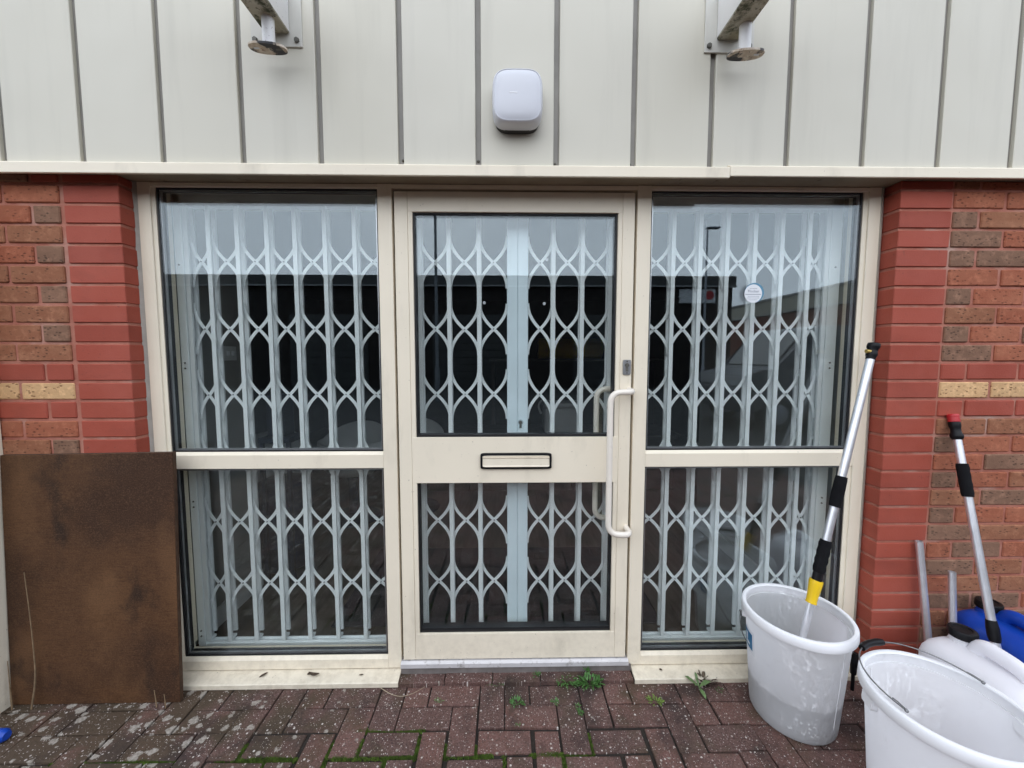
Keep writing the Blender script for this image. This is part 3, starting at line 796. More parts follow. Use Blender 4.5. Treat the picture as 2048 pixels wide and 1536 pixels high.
# ------------------------------------------------------------------ canopy brackets
def bracket(x0, x1, xt, s, label):
    """box arm projecting from the wall, short post and oval foot hanging under it; s=+1 when the plate runs to the right of the arm"""
    zu = 2.528
    root = thing('bracket', label, 'bracket', ((x0 + x1) / 2, -0.1, zu), 'steel brackets on the cladding')
    bm = NB(); box(bm, x0, x1, -0.74, -0.1065, zu, zu + 0.155, 0.006, 0, 2)
    bm.faces.ensure_lookup_table()
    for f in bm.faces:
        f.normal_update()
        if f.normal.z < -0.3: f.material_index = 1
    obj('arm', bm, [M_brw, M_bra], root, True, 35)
    px0, px1 = min(x0, x1) - (.052 if s > 0 else .042), max(x0, x1) + (.042 if s > 0 else .052)
    bm = NB(); box(bm, px0, px1, -0.1062, -0.1003, 2.487, 2.83, 0.001); obj('wall_plate', bm, simple('plate_paint', (.57, .555, .50), .5, var=.05), root)
    for bx in (px0 + .016, px1 - .018):
        for bz in (2.508, 2.80):
            bm = NB()
            bmesh.ops.create_cone(bm, cap_ends=True, segments=6, radius1=.0095, radius2=.0085, depth=.008, matrix=Matrix.Translation((bx, -.1095, bz)) @ Matrix.Rotation(R(90), 4, 'X'))
            obj('bolt', bm, M_bolt, root)
    bm = NB(); tube(bm, [(xt, -0.171, 2.5285), (xt, -0.171, 2.437)], 0.0195, 20); obj('post', bm, M_brw, root, True, 40)
    bm = NB()
    tilt = s * 0.08
    out = []
    for u, v in sup(.061, .026, 2.5, 40): out.append((xt - .004 * s + u, -0.1705 + v + u * tilt))
    prism(bm, out, 'z', 2.430, 2.4372); ft = obj('foot_plate', bm, M_brf, root)
    for dx in (-.036, .036):
        bm = NB(); prism(bm, [(xt - .004 * s + dx + u, -0.172 + v + dx * tilt) for u, v in sup(.0095, .004, 4, 16)], 'z', 2.4293, 2.4299)
        obj('slot', bm, M_bolt if dx * s > 0 else M_alarm, ft)
    return root
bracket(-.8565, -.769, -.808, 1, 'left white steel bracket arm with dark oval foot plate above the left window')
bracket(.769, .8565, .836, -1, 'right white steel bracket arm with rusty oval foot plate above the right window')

# ------------------------------------------------------------------ things at the left
bd = thing('board', 'large dark brown board leaning on the left brick wall', 'board', (-1.65, -0.11, 0))
def board_bm():
    bm = NB()
    x0, x1, th = -1.962, -1.302, 0.018
    n = 6
    def y(z): return -0.116 + 0.037 * z / 1.005
    corners = [(x0, 0.001), (x1, 0.001), (x1 + .001, 1.006), (x0, .997)]
    F = [bm.verts.new((x, y(z), z)) for x, z in corners]; K = [bm.verts.new((x, y(z) + th, z)) for x, z in corners]
    bm.faces.new(F).material_index = 0; bm.faces.new(K[::-1]).material_index = 0
    for i in range(4):
        bm.faces.new((F[i], K[i], K[(i + 1) % 4], F[(i + 1) % 4])).material_index = 1
    bmesh.ops.bevel(bm, geom=list(bm.edges), offset=.0012, segments=1, affect='EDGES')
    return bm
obj('panel', board_bm(), [M_board, M_board_edge], bd)
bm = NB(); box(bm, -2.075, -1.9675, -0.215, -0.0615, -0.01, 2.036, 0.003)
tag(obj('steel_post', bm, M_cream), 'cream square post at the far left, against the brown board', 'post')
def stem(pts, r, label, mat=None):
    bm = NB(); P = bend(pts, .1, 5)
    tube(bm, P, r, 6, radii=[r * (1 - .6 * i / len(P)) for i in range(len(P))])
    return tag(obj('dry_stem', bm, mat or M_straw, None, True), label, 'stem', 'dry stems around the brown board')
stem([(-1.861, -.135, 0), (-1.846, -.124, .12), (-1.852, -.119, .33), (-1.868, -.113, .545)], .0032, 'longest dry stem, standing against the left side of the brown board')
stem([(-1.935, -.135, 0), (-1.945, -.128, .08), (-1.952, -.122, .19)], .003, 'short dry stem between the cream post and the brown board')
stem([(-1.377, -.135, 0), (-1.386, -.128, .03), (-1.393, -.124, .062)], .0022, 'tiny pale stem at the right foot of the brown board, the taller of two')
stem([(-1.338, -.14, 0), (-1.342, -.136, .025), (-1.352, -.128, .048)], .0018, 'tiny pale stem nearest the right bottom corner of the brown board')
stem([(-.52, -.066, .004), (-.47, -.098, .006), (-.425, -.112, .006), (-.38, -.098, .006), (-.335, -.07, .012)], .0014, 'thin curved straw lying on the pavers by the left sill', simple('pale_straw', (.36, .29, .2), .7))
bm = NB()
tube(bm, [(-1.792, -.262, .021), (-1.803, -.262, .021), (-1.806, -.262, .021), (-1.83, -.262, .021), (-1.835, -.262, .02), (-1.90, -.27, .016), (-2.05, -.30, .014)], .02, 14, radii=[.014, .021, .022, .022, .017, .013, .012])
tag(obj('hose_end', bm, M_blue, None, True), 'dark blue hose end lying on the pavers at the far left edge', 'hose')

# dead leaves on the sills
def dead_leaf(x, y, z, l, w, rz, label, curl=.3):
    bm = NB(); top, bot = [], []
    n = 6
    for i in range(n + 1):
        t = i / n; ww = w * math.sin(math.pi * min(1, max(0.02, t))) ** .8 + .0004; zz = curl * l * (t - .5) ** 2 + .0015
        top.append((bm.verts.new((l * (t - .5), ww, zz + ww * .5)), bm.verts.new((l * (t - .5), 0, zz)), bm.verts.new((l * (t - .5), -ww, zz + ww * .5))))
    for a, b in zip(top, top[1:]):
        bm.faces.new((a[0], a[1], b[1], b[0])); bm.faces.new((a[1], a[2], b[2], b[1]))
    ext = bmesh.ops.extrude_face_region(bm, geom=bm.faces[:])
    for v in [g for g in ext['geom'] if isinstance(g, bmesh.types.BMVert)]: v.co.z += .0006
    bmesh.ops.rotate(bm, verts=bm.verts, matrix=Matrix.Rotation(rz, 3, 'Z')); bmesh.ops.translate(bm, verts=bm.verts, vec=(x, y, z))
    return tag(obj('dead_leaf', bm, M_dead, None, True), label, 'leaf', 'dead leaves on the sills')
dead_leaf(-1.029, -.022, .0275, .034, .006, .9, 'small pointed dead leaf on the left sill, nearest the brown board')
dead_leaf(-.815, -.024, .0270, .050, .008, -.15, 'largest curled dead leaf lying on the left sill', .9)
dead_leaf(-.838, -.02, .0275, .016, .006, .5, 'dead leaf crumb beside the largest curled leaf on the left sill', .9)
dead_leaf(-.615, -.026, .0265, .018, .003, .1, 'thin dead leaf scrap on the left sill near the door')
dead_leaf(.669, -.022, .0275, .013, .0045, -.6, 'tiny dead leaf scrap on the right sill')

# ------------------------------------------------------------------ moss and weeds
joints = [((-.99, -.343), (.10, -.343)), ((-.70, -.343), (-.735, -.27)), ((-.60, -.40), (-.615, -.32)), ((-.13, -.345), (-.11, -.27)), ((-.315, -.345), (-.315, -.255)), ((-.52, -.345), (-.52, -.29)), ((-.9, -.343), (-.9, -.42)), ((.10, -.245), (.10, -.43))]
joints = [((x0, y), (x1, y)) for x0, x1, y in ((-1.0, -.62, -.3385), (-.6, -.05, -.3385), (.08, .30, -.3385), (-1.55, -1.1, -.3385), (-.55, -.30, -.242))]
for c in range(-9, 4):
    x = PX0 + c * PX; k = (c + 1) % 4
    for r in (2, 3):
        k = (c + r - 1) % 4
        if k != 1:                      # a vertical joint stands at this column line
            y1 = PY0 - r * PY; top = y1 - (random.uniform(.02, .06) if r == 2 else 0)
            if random.random() < .75: joints.append(((x, top), (x, y1 - PY)))
bm = NB()
for (a, b) in joints:
    L = math.hypot(b[0] - a[0], b[1] - a[1])
    ph = random.uniform(0, 10)
    for i in range(int(L * 11000)):
        t = random.random(); x = a[0] + (b[0] - a[0]) * t; y = a[1] + (b[1] - a[1]) * t
        dens = .5 + .5 * math.sin(t * L * 22 + ph)
        if random.random() > .25 + .75 * dens: continue
        x += random.gauss(0, .0042); y += random.gauss(0, .0042)
        h = random.uniform(.003, .0075) * (.5 + .6 * dens); w = random.uniform(.0015, .0034); an = random.uniform(0, 6.28)
        z0 = -.0105
        dx, dy = math.cos(an) * w, math.sin(an) * w
        v = [bm.verts.new((x - dx, y - dy, z0)), bm.verts.new((x + dx, y + dy, z0)), bm.verts.new((x + random.gauss(0, .002), y + random.gauss(0, .002), z0 + h + .003))]
        bm.faces.new(v)
tag(obj('moss', bm, M_moss), kind='stuff')

def weed(x, y, z, n, spread, ll, label, mat=None, upright=.5, aspect=1.0, wid=.22, name='weed'):
    bm = NB()
    for i in range(n):
        an = random.uniform(0, 6.28); rr = spread * math.sqrt(random.random())
        bx, by = x + math.cos(an) * rr * aspect, y + math.sin(an) * rr * .55
        a2 = an + random.gauss(0, .7); el = random.uniform(.1, 1.2) * upright + .12
        l = ll * random.uniform(.55, 1.2); w = l * wid * random.uniform(.7, 1.3)
        d = Vector((math.cos(a2) * math.cos(el), math.sin(a2) * math.cos(el), math.sin(el))); sd = Vector((-math.sin(a2), math.cos(a2), 0))
        up = d.cross(sd)
        zb = z + random.uniform(0, .006) * (1 + upright)
        o = Vector((bx, by, zb))
        p0 = o; p1 = o + d * l * .4 + up * -.0; p2 = o + d * l * .75 - Vector((0, 0, l * .08)); p3 = o + d * l - Vector((0, 0, l * .22))
        V = [bm.verts.new(p0 + sd * w * .12), bm.verts.new(p0 - sd * w * .12), bm.verts.new(p1 - sd * w * .5 + up * w * -.12), bm.verts.new(p1 + sd * w * .5 + up * w * -.12), bm.verts.new(p2 - sd * w * .42), bm.verts.new(p2 + sd * w * .42), bm.verts.new(p3)]
        bm.faces.new((V[0], V[1], V[2], V[3])); bm.faces.new((V[3], V[2], V[4], V[5])); bm.faces.new((V[5], V[4], V[6]))
    return tag(obj(name, bm, mat or M_leaf), label, 'weed', 'weeds between the pavers')
weed(.262, -.052, .002, 75, .040, .022, 'low green weed mat at the step, left of the bushiest weed', upright=.55, aspect=1.1)
weed(.352, -.056, .002, 190, .042, .026, 'bushiest bright green weed growing at the door step', upright=.95)
weed(.352, -.018, .016, 14, .006, .022, 'small green sprig on top of the door step behind the bushiest weed', upright=1.2)
weed(.135, -.028, .012, 26, .012, .016, 'small weed sprig in the joint of the raised step', upright=1.2)
weed(-.047, -.050, .0, 34, .030, .012, 'tiny sparse weed below the step, left of the middle', aspect=1.3, upright=.4)
weed(.042, -.146, .0, 46, .026, .020, 'spiky green weed in the joint below the letter box', M_leaf, upright=.8)
weed(.196, -.148, .0, 30, .014, .014, 'small weed at a paver corner, right of the spiky weed', upright=.8)
weed(.289, -.19, .0, 42, .014, .011, 'thin trail of weed along an upright paver joint', upright=.5, aspect=.4)
for i in range(1): weed(.283, -.165, .0, 34, .02, .010, 'sparse weed at the top of the upright paver joint', upright=.5, aspect=.3)
weed(.598, -.147, .0, 40, .026, .020, 'yellow green weed on the pavers below the right sill', simple('yellow_green_leaf', (.12, .19, .03), .6, var=.3, vs=60), upright=.6)
weed(-.266, -.128, .0, 22, .016, .013, 'tiny pale weed in the joint left of the door middle', M_leaf2, upright=.5)
weed(.045, -.238, .0, 12, .012, .008, 'tiny weed dot in the third paver joint', upright=.4)
weed(.806, -.082, .002, 7, .006, .055, 'broad leaved pale green plant in front of the right sill', M_leaf2, upright=.7, wid=.26)
weed(.862, -.060, .002, 70, .034, .020, 'dried brown plant clump against the right sill', simple('dried_plant', (.055, .03, .022), .9, var=.4, vs=50), upright=.7, wid=.4, name='dead_weed')
weed(.838, -.052, .004, 12, .010, .040, 'upright withered sprig at the right sill', simple('withered', (.12, .09, .06), .9, var=.4, vs=50), upright=1.5, wid=.3, name='dead_weed')
weed(.880, -.100, .0, 20, .012, .010, 'small green tuft beside the dried brown plant', upright=.6)

# ------------------------------------------------------------------ buckets
def bucket(cx, cy, rb, rt, H, label, seed):
    random.seed(seed)
    root = thing('bucket', label, 'bucket', (cx, cy, 0), 'white plastic buckets')
    def r_at(z): return rb + (rt - .012 - rb) * z / H
    prof = [(0.0, .004), (rb - .012, .004), (rb - .004, .0015), (rb, .010)]
    prof += [(r_at(z), z) for z in (.05, .1, .15, .2, .25, .3, .34, H - .036)]
    prof += [(r_at(H) + .001, H - .036), (r_at(H) + .001, H - .004)]
    bm = NB(); lathe(bm, prof, 64, cx, cy)
    bmesh.ops.remove_doubles(bm, verts=bm.verts, dist=1e-5)
    body = obj('body', bm, M_bucket if seed == 3 else M_bucket2, root, True, 50)
    bm = NB()
    ri = r_at(H) - .0036
    lathe(bm, [(ri, H - .006), (ri + .002, H - .001), (ri + .007, H), (rt - .003, H - .001), (rt, H - .005), (rt + .001, H - .031), (rt - .001, H - .0345), (rt - .005, H - .0345), (rt - .006, H - .008), (ri + .004, H - .008)], 64, cx, cy, close=True)
    obj('rim', bm, M_rim, root, True, 40)
    return root, body, r_at
def ear(root, cx, cy, r, H, ang):
    bm = NB()
    d = Vector((math.cos(ang), math.sin(ang), 0)); sdir = Vector((-d.y, d.x, 0)); c = Vector((cx, cy, 0))
    rings = []
    for z, w, o in ((H - .034, .027, .001), (H - .06, .026, .004), (H - .068, .022, .004)):
        b = c + d * (r - .014); f = c + d * (r + o)
        rings.append([tuple(b - sdir * w + Vector((0, 0, z))), tuple(f - sdir * w * .92 + Vector((0, 0, z))), tuple(f + sdir * w * .92 + Vector((0, 0, z))), tuple(b + sdir * w + Vector((0, 0, z)))])
    loft(bm, rings); obj('ear', bm, M_rim, root)
    return c + d * (r + .004)
bktA, bodyA, rA = bucket(1.113, -.192, .1405, .1805, .412, 'white bucket holding water and the telescopic pole, in front of the right window', 3)
ear(bktA, 1.113, -.192, .1745, .412, R(152)); ear(bktA, 1.113, -.192, .1745, .412, R(332))
bm = NB()
zs = (.012, .05, .10, .138)
lathe(bm, [(0, .012)] + [(rA(z) - .0022, z) for z in zs] + [(0, .138)], 48, 1.113, -.192)
bmesh.ops.remove_doubles(bm, verts=bm.verts, dist=1e-5)
obj('murky_water', bm, M_water, bktA, True, 40)
def patch(name, a0, a1, z0, z1, off, mat, parent, rfun, cx, cy, n=10):
    bm = NB(); rings = []
    for i in range(n + 1):
        a = a0 + (a1 - a0) * i / n
        rings.append([(cx + (rfun(z) + o) * math.cos(a), cy + (rfun(z) + o) * math.sin(a), z) for z, o in ((z0, off), (z1, off), (z1, off - .0004), (z0, off - .0004))])
    loft(bm, rings); return obj(name, bm, mat, parent, True, 40)
lab = patch('label', R(146), R(181), .225, .318, .0007, simple('label_white', (.78, .79, .82), .5, var=.02), bodyA, rA, 1.113, -.192)
patch('label_print', R(152), R(177), .240, .305, .0013, simple('label_blue', (.02, .16, .33), .5, var=.1), bodyA, rA, 1.113, -.192)
patch('label_mark', R(159), R(170), .252, .262, .0018, M_stw, bodyA, rA, 1.113, -.192); patch('label_mark', R(159), R(164), .266, .292, .0018, M_stw, bodyA, rA, 1.113, -.192)
# moulded seam line down the front
for ang, zz0, zz1 in ((R(-72), .07, .37),):
    bm = NB(); tube(bm, [(1.113 + (rA(z) + .0002) * math.cos(ang), -.192 + (rA(z) + .0002) * math.sin(ang), z) for z in (zz0, .2, zz1)], .0012, 6); obj('mould_line', bm, M_rim, bodyA, True)
# bail of the first bucket hangs down at the back right
def bail(root, c, eardir, armdir, ra, rl, mat_wire, grip=True, flat=False):
    P = []
    for i in range(33):
        t = math.pi * i / 32
        P.append(Vector(c) + Vector(eardir) * ra * math.cos(t) + Vector(armdir) * rl * math.sin(t) ** (.85))
    bm = NB(); tube(bm, P, .0019, 8)
    for e in (P[0], P[-1]):
        bmesh.ops.create_uvsphere(bm, u_segments=8, v_segments=6, radius=.005, matrix=Matrix.Translation(e))
        q = P[3] if e is P[0] else P[-4]
        s = (q - e).normalized()
        tube(bm, [e + s * .004 + Vector((0, 0, .003)), e + s * .02 + Vector((0, 0, .0045)), e + s * .034 + Vector((0, 0, .003))], .0016, 6)
    b = obj('bail', bm, mat_wire, root, True, 60)
    mid = P[13:20]
    bm = NB()
    F = frames(mid); pts = [f[0] for f in F]
    tube(bm, pts, .0105, 14, radii=[.0092, .0108, .0100, .0104, .0100, .0108, .0092]); g = obj('grip', bm, M_blackp, b, True, 50)
    return b
M_wire = simple('galvanised_wire', (.22, .22, .22), .45, metal=.8, var=.2, vs=60)
ca, sa = math.cos(R(62)), math.sin(R(62))
dn = Vector((.10 * ca, .10 * sa, -.225)); 
bail(bktA, (1.113, -.192, .352), (-sa, ca, 0), tuple(dn.normalized()), .183, .30, M_wire)

BX, BY, BRT, BH = 1.251, -.575, .1865, .412
bktB, bodyB, rB = bucket(BX, BY, .146, BRT, BH, 'nearest white bucket, empty, wire bail with black grip folded over its rim', 4)
eAng = math.atan2(-.53 + .615, 1.411 - 1.091)
for s in (0, math.pi): ear(bktB, BX, BY, BRT - .006, BH, R(163) + s)
nrm = Vector((-math.sin(eAng), math.cos(eAng), 0))
bail(bktB, (BX, BY, BH + .006), (math.cos(eAng), math.sin(eAng), 0), tuple((nrm + Vector((0, 0, .09))).normalized()), .166, .188, M_wire)
for ang in (R(-72), R(112)):
    bm = NB(); rr = .0002 if ang < 0 else -.0036
    tube(bm, [(BX + (rB(z) + rr) * math.cos(ang), BY + (rB(z) + rr) * math.sin(ang), z) for z in (.03, .2, .37)], .0012, 6); obj('mould_line', bm, M_rim, bodyB, True)
random.seed(11)

# ------------------------------------------------------------------ poles and tubes
def lerp(a, b, t): return Vector(a) + (Vector(b) - Vector(a)) * t
def at_z(a, b, z): return lerp(a, b, (z - a[2]) / (b[2] - a[2]))
PA0, PA1 = (1.449, -.084, 1.424), (1.135, -.2, .306)
pole = thing('telescopic_pole', 'silver telescopic pole with yellow clamp standing in the white bucket', 'pole', tuple(at_z(PA0, PA1, .012)), 'silver telescopic poles')
def seg(name, a, b, z0, z1, r, mat, parent, radii=None, n=8, sides=18):
    bm = NB(); zs = [z0 + (z1 - z0) * i / n for i in range(n + 1)]
    tube(bm, [at_z(a, b, z) for z in zs], r, sides, radii=radii); return obj(name, bm, mat, parent, True, 50)
seg('lower_tube', PA0, PA1, .012, .50, .0128, M_alu, pole)
seg('upper_tube', PA0, PA1, .53, 1.372, .0142, M_alu, pole)
seg('clamp', PA0, PA1, .437, .522, .02, M_yellow, pole, [.0185, .0175, .0178, .0185, .0195, .0205, .0215, .0225, .022])
seg('clamp_sleeve', PA0, PA1, .522, .556, .0165, M_blackp, pole)
seg('grip', PA0, PA1, .552, .672, .0205, M_foam, pole, [.0185, .0215, .0195, .0218, .0196, .0218, .0198, .0212, .0185])
seg('grip', PA0, PA1, .800, .915, .0205, M_foam, pole, [.0185, .0195, .02, .0205, .0205, .0205, .02, .0198, .0185])
seg('end_cap', PA0, PA1, 1.368, 1.430, .02, M_blackp, pole, [.0155, .0155, .018, .0185, .0165, .0165, .0205, .021, .0195])
v = at_z(PA0, PA1, 1.395)
bm = NB(); tube(bm, [v + Vector((-.012, -.004, .004)), v + Vector((-.026, -.004, .006)), v + Vector((-.0275, -.004, .006))], .0075, 12); obj('brass_button', bm, simple('brass', (.62, .44, .13), .35, metal=.7), pole, True)

PB0, PB1 = (1.800, -.0755, 1.144), (1.781, -.264, .414)
poleB = thing('telescopic_pole', 'silver pole with red cap leaning on the right brick wall', 'pole', tuple(at_z(PB0, PB1, .003)), 'silver telescopic poles')
seg('tube', PB0, PB1, .40, 1.062, .0128, M_alu, poleB)
seg('tube', PB0, PB1, .003, .345, .0128, M_alu, poleB)
seg('collar', PB0, PB1, .345, .416, .017, M_blackp, poleB, [.0145, .0165, .0175, .0175, .0175, .0175, .0165, .0155, .0145])
seg('grip', PB0, PB1, .838, .960, .019, M_foam, poleB, [.0165, .0185, .0175, .0185, .0175, .0185, .0178, .0188, .017])
seg('socket', PB0, PB1, 1.050, 1.118, .017, M_blackp, poleB, [.0145, .0195, .0195, .0165, .015, .0155, .0175, .018, .017])
seg('cap', PB0, PB1, 1.118, 1.148, .018, M_red, poleB, [.0175, .0185, .0175, .0185, .0178, .0178, .0188, .0182, .015])

def open_tube(p0, p1, r, label):
    bm = NB(); F = frames([p0, p1]); n = 20
    rings = []
    for (p, t, nn, b), rr in ((F[0], r), (F[1], r), (F[1], r - .0025), (F[0], r - .0025)):
        rings.append([tuple(p + (nn * math.cos(2 * math.pi * k / n) + b * math.sin(2 * math.pi * k / n)) * rr) for k in range(n)])
    rv = loft(bm, rings, False)
    for k in range(n): bm.faces.new((rv[3][k], rv[3][(k + 1) % n], rv[0][(k + 1) % n], rv[0][k]))
    return tag(obj('aluminium_tube', bm, M_alu, None, True, 40), label, 'tube', 'plain aluminium tubes leaning on the wall')
open_tube((1.735, -.142, .002), (1.700, -.077, .622), .0125, 'taller plain aluminium tube leaning on the right brick pier')
open_tube((1.770, -.185, .002), (1.799, -.118, .515), .0118, 'shorter plain aluminium tube standing beside the blue canister')

# ------------------------------------------------------------------ jerrycans
def jerrycan(x0, x1, y0, y1, H, capx, mat, label, cat='canister', name='canister'):
    """long side along Y; cap at the wall end (y1), carrying handle ridge runs towards y0"""
    cx, cy = (x0 + x1) / 2, (y0 + y1) / 2; w, d = (x1 - x0) / 2, (y1 - y0) / 2
    root = thing(name, label, cat, (cx, cy, 0), 'plastic canisters by the right wall')
    bm = NB(); S = 48
    def rg(z, kx, ky, n=5.5, oy=0): return [(cx + u, cy + v + oy, z) for u, v in sup(w * kx, d * ky, n, S)]
    zs = H * .80
    rings = [rg(.003, .9, .92), rg(.012, .97, .98), rg(.03, 1, 1), rg(zs * .45, 1, 1), rg(zs * .5, .985, .985), rg(zs * .55, 1, 1), rg(zs - .03, 1, 1), rg(zs - .008, .975, .98, 5), rg(zs + .012, .90, .93, 4.4), rg(zs + .028, .72, .84, 3.8), rg(zs + .036, .45, .70, 3.2)]
    loft(bm, rings); body = obj('body', bm, mat, root, True, 55)
    cyc = y1 - .058
    bm = NB(); lathe(bm, [(.046, zs + .006), (.036, zs + .030), (.030, H - .030), (.030, H - .012)], 32, capx, cyc); obj('neck', bm, mat, root, True, 50)
    bm = NB(); n = 48; rings = []
    for r, z in ((.0345, H - .028), (.0375, H - .026), (.0375, H - .004), (.035, H), (.026, H + .001), (.025, H - .002), (.001, H - .002)):
        rings.append([(capx + r * (1 + (.03 if (k % 2 and r > .03) else 0)) * math.cos(2 * math.pi * k / n), cyc + r * (1 + (.03 if (k % 2 and r > .03) else 0)) * math.sin(2 * math.pi * k / n), z) for k in range(n)])
    loft(bm, rings); obj('screw_cap', bm, M_blackp, root, True, 35)
    bm = NB()                                   # hollow carrying handle along the middle
    hp = bend([(cx, cyc - .045, zs + .005), (cx, cyc - .062, H - .012), (cx, y0 + .075, H - .016), (cx, y0 + .022, zs - .004)], .045, 8)
    tube(bm, hp, .02, 16, radii=[.03] + [.0225] * (len(hp) - 2) + [.032], sx=1.15, sy=.9); obj('handle', bm, mat, root, True, 60)
    return root
jerrycan(1.522, 1.752, -.545, -.232, .402, 1.645, M_can, 'milky white canister with black cap beside the nearest bucket')
jerrycan(1.832, 2.075, -.42, -.066, .392, 1.955, M_blue, 'blue canister with black cap against the right brick wall')
# short hose connector behind the first bucket
bm = NB(); tube(bm, [(1.444, -.10, .158), (1.442, -.10, .135), (1.441, -.10, .130), (1.440, -.10, .105), (1.439, -.10, .10), (1.437, -.102, .07)], .012, 14, radii=[.0105, .0115, .0135, .0135, .0115, .0105]); tube(bm, [(1.437, -.102, .07), (1.4365, -.103, .04), (1.436, -.104, .001)], .0065, 10)
tag(obj('hose_coupling', bm, M_blackp, None, True), 'black hose coupling standing behind the pole bucket, by the brick pier', 'hose')

# ------------------------------------------------------------------ room behind the glass
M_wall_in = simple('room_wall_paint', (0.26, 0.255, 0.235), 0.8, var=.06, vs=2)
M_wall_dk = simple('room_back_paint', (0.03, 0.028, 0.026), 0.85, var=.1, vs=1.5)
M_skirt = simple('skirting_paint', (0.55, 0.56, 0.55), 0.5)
M_ceil = simple('ceiling_tile', (0.07, 0.07, 0.068), 0.9)
def floor_mat():
    t = NT('laminate_floor')
    c = t.mix(t.ramp(t.noise(5, 5, .6, t.pos((8, .8, 1))), .35, .65), (.065, .055, .042), (.11, .095, .075))
    t.col(c); t.rough(.5); return t.m
M_floor = floor_mat()
bm = NB(); box(bm, -3.4, 3.0, 0.075, 5.6, -0.02, 0.05); fl = tag(obj('room_floor', bm, M_floor), kind='structure')
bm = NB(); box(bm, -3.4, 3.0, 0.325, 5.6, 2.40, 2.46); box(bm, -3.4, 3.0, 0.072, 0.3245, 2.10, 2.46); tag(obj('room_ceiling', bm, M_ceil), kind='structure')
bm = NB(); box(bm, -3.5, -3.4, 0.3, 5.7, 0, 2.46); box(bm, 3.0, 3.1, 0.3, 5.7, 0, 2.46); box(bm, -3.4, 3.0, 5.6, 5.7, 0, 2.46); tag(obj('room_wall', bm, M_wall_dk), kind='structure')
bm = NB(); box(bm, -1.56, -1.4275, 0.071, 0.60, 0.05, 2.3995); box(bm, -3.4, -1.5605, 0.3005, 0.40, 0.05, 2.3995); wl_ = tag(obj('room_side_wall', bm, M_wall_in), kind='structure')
bm = NB(); box(bm, -1.4272, -1.412, 0.172, 0.601, 0.0502, 0.145, .002); obj('skirting', bm, M_skirt, wl_)
bm = NB(); box(bm, 1.5025, 1.62, 0.071, 1.35, 0.05, 2.3995); box(bm, 1.6205, 3.0, 0.3005, 0.40, 0.05, 2.3995); wr_ = tag(obj('room_side_wall', bm, M_wall_in), kind='structure')
bm = NB(); box(bm, 1.486, 1.5022, 0.172, 1.351, 0.0502, 0.145, .002); obj('skirting', bm, M_skirt, wr_)
# light switch on the left side wall
sw = thing('light_switch', 'double light switch plate on the inside left wall, seen through the glass', 'switch', (-1.427, .433, 1.394))
bm = NB(); box(bm, -1.4274, -1.419, .385, .480, 1.360, 1.432, .002); obj('plate', bm, M_skirt, sw)
for y in (.415, .450):
    bm = NB(); box(bm, -1.4188, -1.414, y - .009, y + .009, 1.385, 1.408, .001); obj('rocker', bm, M_stw, sw)
# door mat
bm = NB(); box(bm, -.86, .78, .235, 1.0, .0505, .058, .002)
tag(obj('door_mat', bm, simple('mat_fibre', (.022, .024, .026), .95, var=.3, vs=30, bs=200, bd=.004, bst=.8)), 'wide dark entrance mat on the floor inside the door', 'mat')
# tub chairs
M_shell = simple('chair_shell', (.52, .53, .53), .5, var=.05); M_chair_dk = simple('chair_dark_blue', (.012, .018, .035), .6)
def tub_chair():
    root = thing('tub_chair', '', 'chair', (0, 0, 0.05), 'pale tub chairs inside the left window')
    bm = NB(); rings = []
    prof = [(.06, .40), (.17, .43), (.24, .50), (.265, .60), (.262, .70), (.25, .70), (.235, .60), (.20, .52), (.12, .475), (.01, .47)]
    for r, z in prof:
        rings.append([(r * math.cos(t), r * .92 * math.sin(t), z + (.12 * max(0, math.sin(t)) if z > .6 else 0) - .05) for t in [2 * math.pi * k / 32 for k in range(32)]])
    loft(bm, rings); s = link('shell', (lambda b: (bmesh.ops.recalc_face_normals(b, faces=b.faces), b.to_mesh(me := bpy.data.meshes.new('shell')), b.free(), me.materials.append(M_shell), me.polygons.foreach_set('use_smooth', [True] * len(me.polygons)), me)[-1])(bm), root, False)
    bm = NB(); lathe(bm, [(.05, .36), (.035, .30), (.035, .05), (.06, .03), (.21, .012), (.215, .0), (0, 0)], 24)
    me = bpy.data.meshes.new('pedestal'); bmesh.ops.recalc_face_normals(bm, faces=bm.faces); bm.to_mesh(me); bm.free(); me.materials.append(M_chair_dk)
    link('pedestal', me, root, False)
    bm = NB(); lathe(bm, [(0, .425), (.15, .43), (.19, .45), (.20, .475), (.17, .49), (0, .495)], 28)
    me = bpy.data.meshes.new('seat_pad'); bmesh.ops.recalc_face_normals(bm, faces=bm.faces); bm.to_mesh(me); bm.free(); me.materials.append(M_chair_dk); link('seat_pad', me, root, False)
    return root
proto = tub_chair()
spots = [(-1.66, 1.12, 20, 'pale tub chair inside, leftmost behind the left window'), (-1.26, 1.55, -10, 'pale tub chair inside, middle of the row behind the left window'),
         (-.80, 1.75, 15, 'pale tub chair inside, nearest the door behind the left window')]
for i, (x, y, a, lb_) in enumerate(spots):
    if i == 0: o = proto
    else:
        o = proto.copy(); C.objects.link(o)
        for ch in proto.children:
            c2 = ch.copy(); C.objects.link(c2); c2.parent = o
    o.location = (x, y, .05); o.rotation_euler = (0, 0, R(a)); o['label'] = lb_
# dark blue drum beside the left wall
bm = NB(); lathe(bm, [(0, .052), (.15, .052), (.16, .06), (.16, .2), (.165, .21), (.16, .22), (.16, .40), (.165, .41), (.16, .42), (.158, .58), (.12, .60), (0, .60)], 32, -1.42, .86)
tag(obj('drum', bm, simple('navy_plastic', (.008, .014, .04), .45), None, True, 40), 'dark navy drum on the floor inside behind the left window', 'drum')
